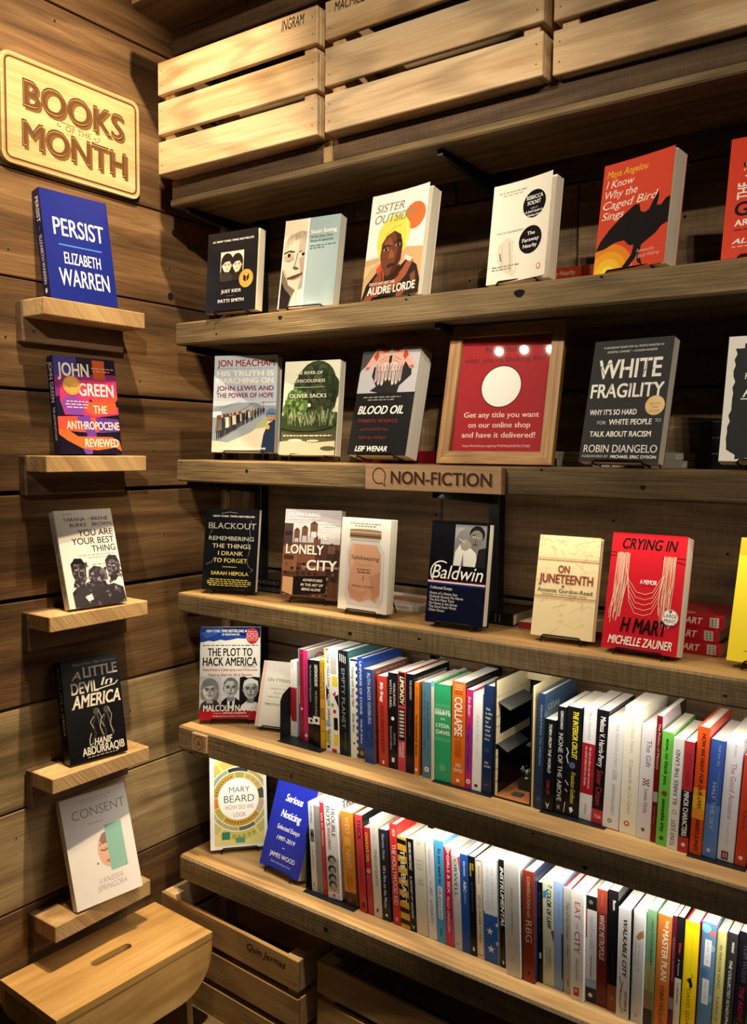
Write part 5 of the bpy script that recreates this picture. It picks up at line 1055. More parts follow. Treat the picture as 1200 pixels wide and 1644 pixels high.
# ------------------------------------------------------------------ spine-out books
# key: x bottom left, x top left, thickness, height, spine y, depth
def spine_row(rows, zs, y_of, group, lift):
    px = pt = -9
    for i, (xb, xt, tk, h, y, dep, label, bg, fn, kw) in enumerate(rows):
        xb = max(xb, px); xt = max(xt, pt)
        nx = rows[i + 1] if i + 1 < len(rows) else None
        if nx and nx[0] > xb: tk = min(tk, max(nx[0] - xb - .0003, .005))
        if nx and nx[1] > xt: tk = min(tk, max(nx[1] - xt - .0003, .005))
        phi = math.atan2(xt - xb, h)
        zz = zs + lift(xb) + .0003
        # the root is the lower right corner of the spine
        rx = xb + tk * math.cos(phi); rz = zz + (tk * math.sin(-phi) if phi < 0 else 0)
        kw = dict(kw)
        if isinstance(fn, tuple): fn = fn[1]
        book(label, (rx, y, rz), (phi, 0, R(90)), dep, tk, h, kw.pop('front', bg), kw.pop('ffn', None), fn, sbg=bg, group=group, **kw)
        px = xb + tk * math.cos(phi) + .0003; pt = xt + tk + .0003
def T(*items):
    """spine print: ('t', text, v0, v1, u0, u1, colour, flags) / ('r', v0, v1, colour[, u0, u1]) / ('e', u, v, r, colour)"""
    def fn(S):
        for it in items:
            if it[0] == 't': S.text(it[1], it[4], it[5], it[2], it[3], it[6], it[7] if len(it) > 7 else 'bd')
            elif it[0] == 'r': S.rect(it[4] if len(it) > 4 else 0, it[5] if len(it) > 5 else 1, it[1], it[2], it[3])
            elif it[0] == 'e': S.ell(it[1], it[2], it[3], it[4])
            elif it[0] == 'f': it[1](S)
    return fn
def t(s, v0, v1, c=WH, u0=.28, u1=.74, fl='bd'): return ('t', s, v0, v1, u0, u1, c, fl)
def r(v0, v1, c, u0=0, u1=1): return ('r', v0, v1, c, u0, u1)
def e(u, v, rr, c): return ('e', u, v, rr, c)
def f(fn): return ('f', fn)
def d_yellowhouse(S):
    for v0, v1, u0, u1, c in ((.0, .02, .05, .3, 'c93030'), (.03, .24, .45, .9, 'b9b2aa'), (.02, .08, .5, .95, '9ed0ea'), (.26, .36, .55, .95, 'e2d23a'), (.70, .76, 0, .25, '8ab7dd'), (.80, .92, 0, .25, '9db63c'), (.66, .78, .62, .92, '15151a'), (.82, .93, .6, .95, 'e2d23a'), (.965, 1, .45, .8, 'c4242c'), (0, .2, 0, .12, 'f0df52')): S.rect(u0, u1, v0, v1, c)
    S.poly([(.55, .44), (.8, .40), (.8, .46)], 'c93048'); S.poly([(.7, .46), (1, .43), (1, .56)], '141419'); S.ell(.55, .54, .12, '8fae45'); S.ell(.7, .60, .12, 'c4242c'); S.poly([(.1, .35), (.3, .42), (.1, .52)], '15151a')
    S.text('THE YELLOW HOUSE', .18, .36, .05, .56, '3a3632', 'd'); S.text('SARAH M. BROOM', .18, .36, .58, .93, '3a3632', 'd'); S.rect(.1, .3, .94, .965, '1d1a18')
def d_dashes(S):
    for i in range(14): S.rect(.82, 1, .04 + i * .07, .075 + i * .07, '1c1f26')
    S.rect(.1, 1, 0, .02, '1c1f26')
def d_stripes(S):
    for i in range(8): S.poly([(0, .02 + i * .125), (1, .035 + i * .125), (1, .085 + i * .125), (0, .075 + i * .125)], '17140f')
    S.text('THE BEAST', .28, .78, .14, .74, 'f3ead2', 'Bd')
def d_stars(S):
    S.rect(0, 1, .54, 1, '2f5fb0'); S.poly([(0, .50), (.15, .55), (.3, .53), (.45, .56), (.6, .53), (.8, .56), (1, .53), (1, .6), (0, .6)], '2f5fb0')
    for cu, cv, rr in ((.42, .70, .26), (.48, .87, .28), (.95, .62, .18), (.95, .80, .18)):
        S.poly([(cu + rr * (1 if i % 2 == 0 else .42) * math.sin(i * PI / 5), cv - rr * (1 if i % 2 == 0 else .42) * math.cos(i * PI / 5) * S.w / S.h) for i in range(10)], 'dfe3ea')
def d_troubleboys(S):
    S.text('TROUBLE', .52, .80, .06, .36, '17161a', 'bd'); S.text('BOYS', .16, .44, .06, .26, '17161a', 'bd'); S.text('REPLACEMENTS', .20, .40, .28, .50, 'b5303c', 'bd'); S.dash(.1, .85, .015, .006, 'b5303c')
    S.rect(0, .9, .58, .92, 'b9b9b6')
    for v in (.60, .70, .79, .86): S.ell(.42, v, .30, '2e2c2c', rv=.045); S.ell(.46, v + .014, .2, 'a9a5a0', rv=.034); S.ell(.38, v + .01, .03, '222020'); S.ell(.54, v + .01, .03, '222020'); S.line([(.4, v + .032), (.52, v + .032)], .02, '4a4442')
    S.rect(.4, .55, .95, .975, 'b5303c')
def d_curtain(S):
    S.rect(0, 1, .30, .80, 'a3282f'); 
    for u in (.15, .5, .85): S.ell(u, .31, .2, 'e8e5e0', rv=.05)
    S.rect(0, 1, 0, .30, 'e8e5e0'); S.line([(.33, .12), (.33, .34)], .04, 'b9b4ae'); S.line([(.67, .12), (.67, .34)], .04, 'b9b4ae'); S.poly([(0, .72), (.75, 1), (0, 1)], 'ece9e4'); S.line([(.3, .4), (.3, .8)], .05, '7d1c24'); S.line([(.7, .4), (.7, .9)], .05, '7d1c24'); S.text('Tyrant', .2, .45, .03, .10, '6a6660', 'd')
def d_checks(S):
    for i in range(5):
        for j in range(3):
            if (i + j) % 2 == 0: S.rect(.26 + j * .16, .42 + j * .16, .47 + i * .012, .482 + i * .012, '8a4a3a')
def d_tb_front(F): F.text('TROUBLE', .12, .9, .02, .09, '17161a', 'b'); F.text('BOYS', .12, .6, .11, .18, '17161a', 'b')
def d_hand(F): F.ell(.3, .1, .12, 'b0353c', rv=.05); F.ell(.3, .1, .09, 'b5aaa4', rv=.035)

HB = {'hard': True}
RA = [
(.2730, .2722, .0240, .181, .108, .125, 'slim white spine with a red curtain, first in the upper spine row', 'e8e5e0', f(d_curtain), {}),
(.2980, .2915, .0070, .211, .112, .135, 'very thin light blue spine beside the red curtain spine', '5a9fd4', T(r(.42, .62, 'c9b9a8'), r(.62, 1, '3f6ea5')), {}),
(.3072, .3013, .0110, .213, .104, .135, 'thin dark red spine between the light blue and magenta spines', '9c1f2b', T(t('DISCONTENT', .06, .52, '3a1216'), e(.5, .66, .28, 'e6d6cc')), {}),
(.3206, .3159, .0140, .213, .101, .140, 'magenta spine with a pale grey-pink front showing above the black ones', 'c02d6d', T(t('THE PERFECT KIND', .10, .50, '7e1846', .35, .65), e(.5, .94, .30, 'f0e6e2')), {'front': 'b9aca6', 'ffn': d_hand}),
(.3411, .3370, .0180, .196, .093, .125, 'black spine with a small white block, left one of the pair', '131316', T(t('The Perfect Kind of Repossession', .06, .50, 'a8a6a4', .30, .60, 'd'), r(.69, .76, WH), e(.5, .725, .2, '222226')), {}),
(.3620, .3575, .0190, .199, .086, .125, 'black spine with a small white block, right one of the pair', '141417', T(t('GASTON BACHELARD', .05, .30, WH), t('THE POETICS OF SPACE', .35, .64, 'b9b7b2', .32, .62, 'd'), r(.65, .74, WH), e(.5, .695, .22, '222226')), {}),
(.3838, .3790, .0155, .204, .085, .130, 'mustard yellow spine with crowded black capitals', 'd9a22c', T(t('PSYCHOTIC REACTIONS', .03, .44, '1c1712', .55, .90), t('AND CARBURETOR DUNG', .03, .44, '1c1712', .10, .44), t('LESTER', .55, .68, '1c1712', .55, .88), t('BANGS', .55, .67, '1c1712', .12, .44), t('PSYCHOTIC', .80, .81, '1c1712')), {}),
(.4023, .3938, .0383, .234, .0825, .155, 'wide white spine scattered with bright coloured shapes', 'ecebe6', f(d_yellowhouse), HB),
(.4415, .4339, .0270, .235, .0825, .155, 'tall black spine with a teal front cover', '17181c', T(t('EMPTY PLANET', .17, .74, '8e9699', .30, .64, 'd'), r(.03, .10, 'd8d6d0', .15, .22), r(.035, .11, 'd8d6d0', .34, .40), r(.04, .115, 'd8d6d0', .52, .58), r(.05, .12, 'd8d6d0', .70, .76), t('DARRELL BRICKER', .78, .95, '5c6366', .55, .70, 'd')), {'hard': True, 'front': '3a6c75'}),
(.4723, .4654, .0205, .221, .083, .140, 'off-white spine with black dashes down its right edge', 'e4e2da', T(f(d_dashes), t('Having and Being Had', .08, .48, '4a4a4a', .28, .62, 'sid'), t('Eula Biss', .55, .74, '4a4a4a', .30, .60, 'sid'), r(.84, .86, '3a3a3a', .35, .55)), {}),
(.4947, .4866, .0182, .226, .082, .150, 'royal blue spine with a patterned foot, left of the navy spine', '25479c', T(t('UNIVERSE OF STONE', .03, .55, 'e6e2d8', .34, .66, 'sbd'), t('PHILIP BALL', .60, .84, 'e6e2d8', .36, .62, 'bd'), r(.88, 1, '3c2a30'), e(.5, .93, .3, '8a7a6c'), r(.985, 1, 'c9b9a4')), {'hard': True, 'front': '20408f'}),
(.5140, .5060, .0262, .206, .078, .140, 'navy spine with pale capitals and a reddish-brown front', '283f80', T(t('RUTH BADER GINSBURG', .04, .58, 'c9cde0', .42, .74, 'sd'), t('DISSENT', .66, .74, '51609a', .4, .6)), {'front': '79453a', 'ffn': lambda F: F.text('NEW YORK TIMES BESTSELLER', .1, .9, .03, .06, 'c9a99c', 'b')}),
(.5487, .5410, .0248, .196, .082, .130, 'brick red spine with white and black lettering beside the black ones', 'b5392f', T(t('Billy Bragg', .07, .29, WH, .34, .62, 'Bid'), t('ROOTS, RADICALS & ROCKERS', .33, .86, '3b1512', .34, .64, 'bid'), r(.94, .975, WH, .40, .58)), {}),
(.5743, .5694, .0240, .207, .0825, .135, 'black spine with spaced white letters and a white sunburst', '151518', T(t('WALKING', .10, .34, 'd6d4ce', .56, .78, 'd'), t('WITH ABEL', .07, .37, 'd6d4ce', .16, .38, 'd'), e(.48, .475, .17, WH), t('ANNA', .62, .75, 'a5a29d', .55, .76, 'd'), t('BADKHEN', .56, .80, 'a5a29d', .18, .38, 'd'), r(.885, .93, WH, .35, .62)), {}),
(.5988, .5955, .0190, .214, .082, .135, 'pink spine with a black panel of cream block capitals', 'c0404f', T(r(.012, .34, '1b1718', .08, .92), t('LIMONOV', .05, .33, 'ecdcb0', .26, .80, 'Bid'), r(.37, .69, '1f1b1c', .08, .92), *[r(.39 + .035 * k, .41 + .035 * k, 'c9b9a4', .2, .8) for k in range(8)], t('EMMANUEL', .71, .87, 'f0dcd4', .52, .82), t('CARRÈRE', .72, .86, 'f0dcd4', .16, .44)), {}),
(.6185, .6155, .0195, .212, .082, .145, 'plain black spine with a black front, left of the slim orange spine', '131215', T(t('THE ADVERSARY', .06, .26, 'a8a6a3', .48, .74, 'bd'), t('EMMANUEL CARRÈRE', .34, .62, '4a1f22', .36, .60, 'bd')), {'ffn': lambda F: F.text('A TRUE STORY OF MONSTROUS DECEPTION', .1, .92, .05, .08, 'bdbbb6', 'b')}),
(.6398, .6381, .0100, .198, .082, .120, 'slim orange spine with black lowercase letters', 'd9711f', T(t('JIM CARROLL', .05, .30, '8a3f10', .28, .72, 'bd'), t('the basketball diaries', .35, .80, '2a1608', .28, .72, 'Bd'), e(.5, .94, .26, WH)), {}),
(.6597, .6565, .0206, .202, .082, .130, 'slate blue spine with dark lettering and a small white roundel', '4d7386', T(t('JOAN DIDION', .20, .58, '22384a', .54, .80, 'd'), t('LET ME TELL YOU WHAT I MEAN', .10, .70, '22384a', .18, .36, 'd'), e(.52, .91, .26, 'e3ded2'), e(.52, .91, .12, '8a6a44')), {}),
(.6815, .6780, .0068, .207, .082, .135, 'very thin beige spine with a pale green front, left of the green book', 'cfc5b0', T(r(0, .06, '69b5cf')), {'front': 'c4cdb0', 'ffn': lambda F: F.ell(.8, .12, .16, '1b1c1d')}),
(.6895, .6850, .0390, .201, .0835, .140, 'thick emerald green spine with white lettering', '2f9c66', T(('t', 'ESSAYS', .255, .305, .06, .96, 'e9ead9', 'b'), ('f', lambda S: (S.text('ESSAYS', .05, .96, .280, .316, 'eceddd', 'B'), S.text('ONE', .36, .64, .345, .365, 'eceddd', 'b'), S.text('LYDIA', .10, .92, .405, .445, 'eceddd', 'B'), S.text('DAVIS', .10, .92, .475, .515, 'eceddd', 'B'), [S.line([(.03, v), (.97, v)], .008, 'bfe0cc') for v in (.205, .218, .231, .555, .568, .581)], S.ring(.48, .86, .14, .16, 0, 360, 'a9d4bb', 20), S.text('FSG', .40, .56, .848, .872, 'a9d4bb', 'b')))), HB),
(.7290, .7280, .0310, .214, .083, .145, 'bright orange spine with tall white capitals and a black front', 'd76a22', T(('f', lambda S: (S.dash(.2, .8, .03, .006, 'f6d9b8'), S.dash(.2, .8, .05, .006, 'f6d9b8'), S.dash(.2, .8, .07, .006, 'f6d9b8'), S.dash(.2, .8, .09, .006, '5c2c10'), S.dash(.2, .8, .11, .006, '5c2c10'))), t('COLLAPSE', .15, .52, 'f7ead6', .22, .76, 'Bd'), r(.53, .533, '7a3a14', .2, .8), t('HOW SOCIETIES CHOOSE', .56, .72, 'a3501c', .52, .7), t('TO FAIL OR SUCCEED', .56, .72, 'a3501c', .28, .45), ('f', lambda S: (S.text('JARED', .30, .72, .785, .82, 'f0d9bd', 'b'), S.text('DIAMOND', .18, .84, .835, .87, 'f0d9bd', 'b'))), e(.5, .95, .12, 'f3e4d0')), {'front': '17161a'}),
(.7608, .7610, .0150, .202, .083, .125, 'crimson and purple spine with slanting script', 'b3296a', T(r(.38, .85, '8f2f7d'), t('Eve Ensler', .07, .27, 'f3e6e8', .30, .68, 'sid'), t('The Vagina Monologues', .34, .82, '3a1140', .28, .66, 'sid'), e(.5, .93, .32, 'ece4e2'), e(.5, .93, .14, 'b3296a')), {'front': 'c22a72'}),
(.7765, .7768, .0208, .198, .083, .125, 'white spine with faint grey script beside the dark navy spine', 'e6e5e2', T(t('My Body Is a Book', .22, .50, 'b5b4b2', .42, .66, 'id'), t('of Rules', .55, .66, 'c0bfbc', .42, .62, 'id'), r(.935, .965, '3a3a3a', .28, .64)), {}),
(.7982, .8008, .0230, .217, .083, .150, 'dark navy spine with stacked white words, left of the wooden miniature', '1c2d4f', ('f', None), HB),
]
def d_night(S):
    for i, wd_ in enumerate(('This', 'is the', 'Night', 'Our', 'House', 'Will', 'Catch', 'Fire')): S.text(wd_, .22, .22 + .62 * len(wd_) / 6, .205 + i * .040, .227 + i * .040, 'd9d6cf', 'b')
    S.ell(.45, .60, .22, '2f3f60'); S.text('NICK', .25, .62, .705, .725, 'd9d6cf', 'b'); S.text('FLYNN', .22, .8, .74, .76, 'd9d6cf', 'b'); S.rect(.3, .55, .915, .925, 'b0503a')
RA[-1] = RA[-1][:8] + (d_night, HB)
RA = [x[:8] + ((x[8][1] if isinstance(x[8], tuple) else x[8]),) + x[9:] for x in RA]
spine_row(RA, Z4, None, 'spine-out books left of the wooden miniature', lambda x: BE if x < .402 or x > .687 else 0)
RB = [
(.9160, .9190, .0145, .223, .0775, .150, 'navy spine with faint grey letters, right of the wooden miniature', '25344f', T(t('MIGRATING TO PRISON', .10, .62, '8c97a8', .40, .66, 'd'), e(.5, .92, .3, '4a5668'), e(.5, .93, .18, '25344f')), {'hard': True, 'front': '3a4f66', 'ffn': lambda F: (F.text('CÉSAR', .1, .45, .10, .15, '8ea0b0', 'b'), F.dash(.1, .6, .2, .012, '8ea0b0'))}),
(.9308, .9335, .0225, .177, .0775, .125, 'short black spine with slanted white capitals', '121317', T(t('TORN FROM THE WORLD', .05, .58, 'e8e6e0', .40, .66, 'bid'), t('GIBLER', .66, .82, 'a3322f', .36, .62), ('f', lambda S: S.poly([(.3, .90), (.5, .93), (.7, .90), (.55, .95), (.5, .98), (.44, .95)], 'd8d5cf'))), {}),
(.9554, .9580, .0168, .205, .0800, .130, 'black spine with large white capitals and small coloured letters', '141519', T(t('GREGORIO', .04, .21, 'd8d6d0', .36, .66, 'bd'), t('NONE OF THE ABOVE', .25, .88, 'c9c7c4', .22, .72, 'bd'), r(.92, .955, '8a8883', .3, .6)), {}),
(.9726, .9763, .0275, .208, .0810, .130, 'black spine with bright yellow capitals and white chalk lines', '141518', T(t('THE INTERIOR CIRCUIT', .04, .47, 'e3d22f', .44, .80, 'Bid'), e(.5, .53, .22, '4c5f78'), t('Francisco Goldman', .59, .88, 'd8c93a', .46, .76, 'sid'), ('f', lambda S: (S.line([(.05, .38), (.2, .42), (.08, .46), (.22, .52)], .05, WH), S.line([(.05, .68), (.3, .72)], .04, WH), S.line([(.05, .76), (.25, .78)], .04, WH), S.line([(.1, .88), (.02, .98)], .04, WH), S.poly([(.4, .92), (.6, .91), (.7, .94), (.5, .97)], WH)))), {}),
(1.0012, 1.0071, .0248, .212, .0850, .135, 'white spine with a red band of small white print', 'dedde0', T(t('Philip Gourevitch', .04, .29, '8e8d90', .40, .64, 'sid'), r(.32, .77, 'a3202c'), t('We wish to inform you that tomorrow', .35, .72, 'e9d6d4', .56, .74, 'id'), t('we will be killed with our families', .35, .70, 'e9d6d4', .26, .44, 'id'), t('PICADOR', .86, .95, '4a4a4c', .42, .56, 'd')), {}),
(1.0264, 1.0334, .0220, .212, .0830, .135, 'black spine with white and red names over a red foot', '151417', T(t('Melissa V. Harris-Perry', .06, .50, WH, .30, .74, 'bd'), t('Sister Citizen', .53, .84, 'b8353f', .26, .74, 'd'), r(.88, 1, 'b8323c'), ('f', lambda S: S.text('Yale', .2, .8, .92, .955, 'f0dcd6', 's'))), {}),
(1.0500, 1.0565, .0300, .203, .0770, .130, 'white spine with pale grey capitals, right of the black and red spine', 'e0dfe2', T(t('THE RIGHTEOUS MIND', .05, .44, 'a7a6ab', .50, .68, 'sd'), *[r(.46 + k * .014, .467 + k * .014, 'b7b6ba', .42 + .04 * (k % 2), .72) for k in range(7)], t('JONATHAN HAIDT', .59, .88, 'a7a6ab', .48, .66, 'sd'), e(.44, .93, .13, '5a595d'), e(.44, .93, .07, 'e0dfe2')), {}),
(1.0811, 1.0862, .0305, .231, .0770, .145, 'tall cream spine with faded grey and pink lettering', 'e9e6d6', T(t('Yuval Noah Harari', .07, .36, 'b5b2a6', .42, .62, 'sd'), t('21 Lessons for the', .41, .66, '8f8c84', .42, .62, 'sid'), t('21st Century', .67, .85, 'd3897d', .42, .62, 'sid'), e(.42, .92, .16, 'cc4a48'), e(.42, .92, .08, 'e9e6d6')), {'front': 'ece6d2'}),
(1.1131, 1.1181, .0245, .205, .0745, .130, 'pale lilac spine with a small brown checker motif', 'dcd8dc', T(t('The Gift', .13, .37, '5a4f55', .40, .74, 'sd'), f(d_checks), t('Lewis Hyde', .56, .77, 'a86a72', .40, .68, 'sd'), e(.45, .92, .13, '5a545c')), {}),
(1.1382, 1.1440, .0098, .226, .0720, .140, 'thin dark maroon spine beside the lime green spine', '6d1620', T(t('The Politics of Memory', .06, .42, 'd8b8b0', .35, .75, 'sd'), r(.60, .68, 'a99c96', .1, .9), t('Raul Hilberg', .72, .86, 'a56a64', .35, .65, 'sd')), {'front': 'b5adb0', 'ffn': lambda F: F.poly([(.7, 0), (1, 0), (1, .2), (.85, .15)], '2a2528')}),
(1.1492, 1.1557, .0187, .202, .0680, .130, 'lime green spine with dark lowercase lettering', '6cc24a', T(t('wow, no thank you.', .06, .47, '17301a', .36, .68, 'Bd'), e(.5, .54, .26, '7a4f34'), t('samantha irby', .59, .88, '17301a', .36, .68, 'Bd'), e(.5, .935, .2, '245a2a')), {}),
(1.1691, 1.1757, .0182, .195, .0645, .125, 'white spine with dark capitals that read upward', 'e2e1df', T(t('TONY JUDT', .73, .97, '46464a', .30, .68, 'bU'), e(.5, .66, .22, '8e8d8c'), e(.5, .66, .15, 'e2e1df'), t('ILL FARES THE LAND', .10, .59, '46464a', .30, .66, 'bU')), {}),
(1.1884, 1.1945, .0165, .194, .0640, .125, 'red spine with a black panel of white capitals', 'b5303a', T(t('JOYCE JOHNSON', .10, .40, '8a2830', .28, .72), r(.44, .86, '1b191f'), t('MINOR CHARACTERS', .45, .85, WH, .26, .74, 'Bd'), e(.5, .93, .2, 'f0dcd4')), {'front': '1a181c'}),
(1.2060, 1.2143, .0200, .221, .0665, .145, 'orange spine fading to yellow with black hand lettering', 'd4501f', T(r(.48, .72, 'e8962a'), r(.54, .64, 'efb432'), t('HOW WE FIGHT FOR OUR LIVES', .05, .64, '24130c', .40, .70, 'Bid'), t('SAEED JONES', .72, .97, '24130c', .40, .70, 'Bid')), {'hard': True, 'front': 'cf4426'}),
(1.2264, 1.2352, .0228, .203, .0690, .130, 'medium blue spine with thin white capitals', '3a57a8', T(r(.55, 1, '5a7fc0'), t('Half the Sky', .04, .22, '8fa5d8', .58, .74, 'd'), t('HALF THE SKY', .36, .76, 'a9bbe0', .36, .62, 'd'), t('Turning Oppression into Opportunity', .25, .60, '7f98cf', .70, .80, 'd'), e(.45, .94, .13, 'c9d4ea')), {}),
(1.2499, 1.2595, .0270, .210, .0715, .135, 'pale lilac-white spine with rose pink lettering, near the right edge', 'd9d8e2', T(t('Krznaric', .05, .15, '8d8c98', .50, .66, 'id'), t('The Good Ancestor', .20, .66, 'b76a78', .40, .70, 'sd'), t('How to Think Long Term in a Short-Term World', .68, .88, 'a5a4b0', .46, .58, 'd'), r(.92, .99, '7a3f44', .25, .66), r(.935, .975, 'd9b9b4', .36, .42), r(.935, .975, 'd9b9b4', .5, .56)), {}),
(1.2790, 1.2885, .0165, .187, .0700, .120, 'vermilion spine, last one showing at the right end of the upper spine row', 'c9402a', T(t('Cherry', .50, .68, '7a2418', .36, .66, 'bd'), e(.5, .93, .2, 'f0dcd0')), {}),
]
spine_row(RB, Z4, None, 'spine-out books right of the wooden miniature', lambda x: BE if x < 1.06 or x > 1.20 else 0)
YB = .0615
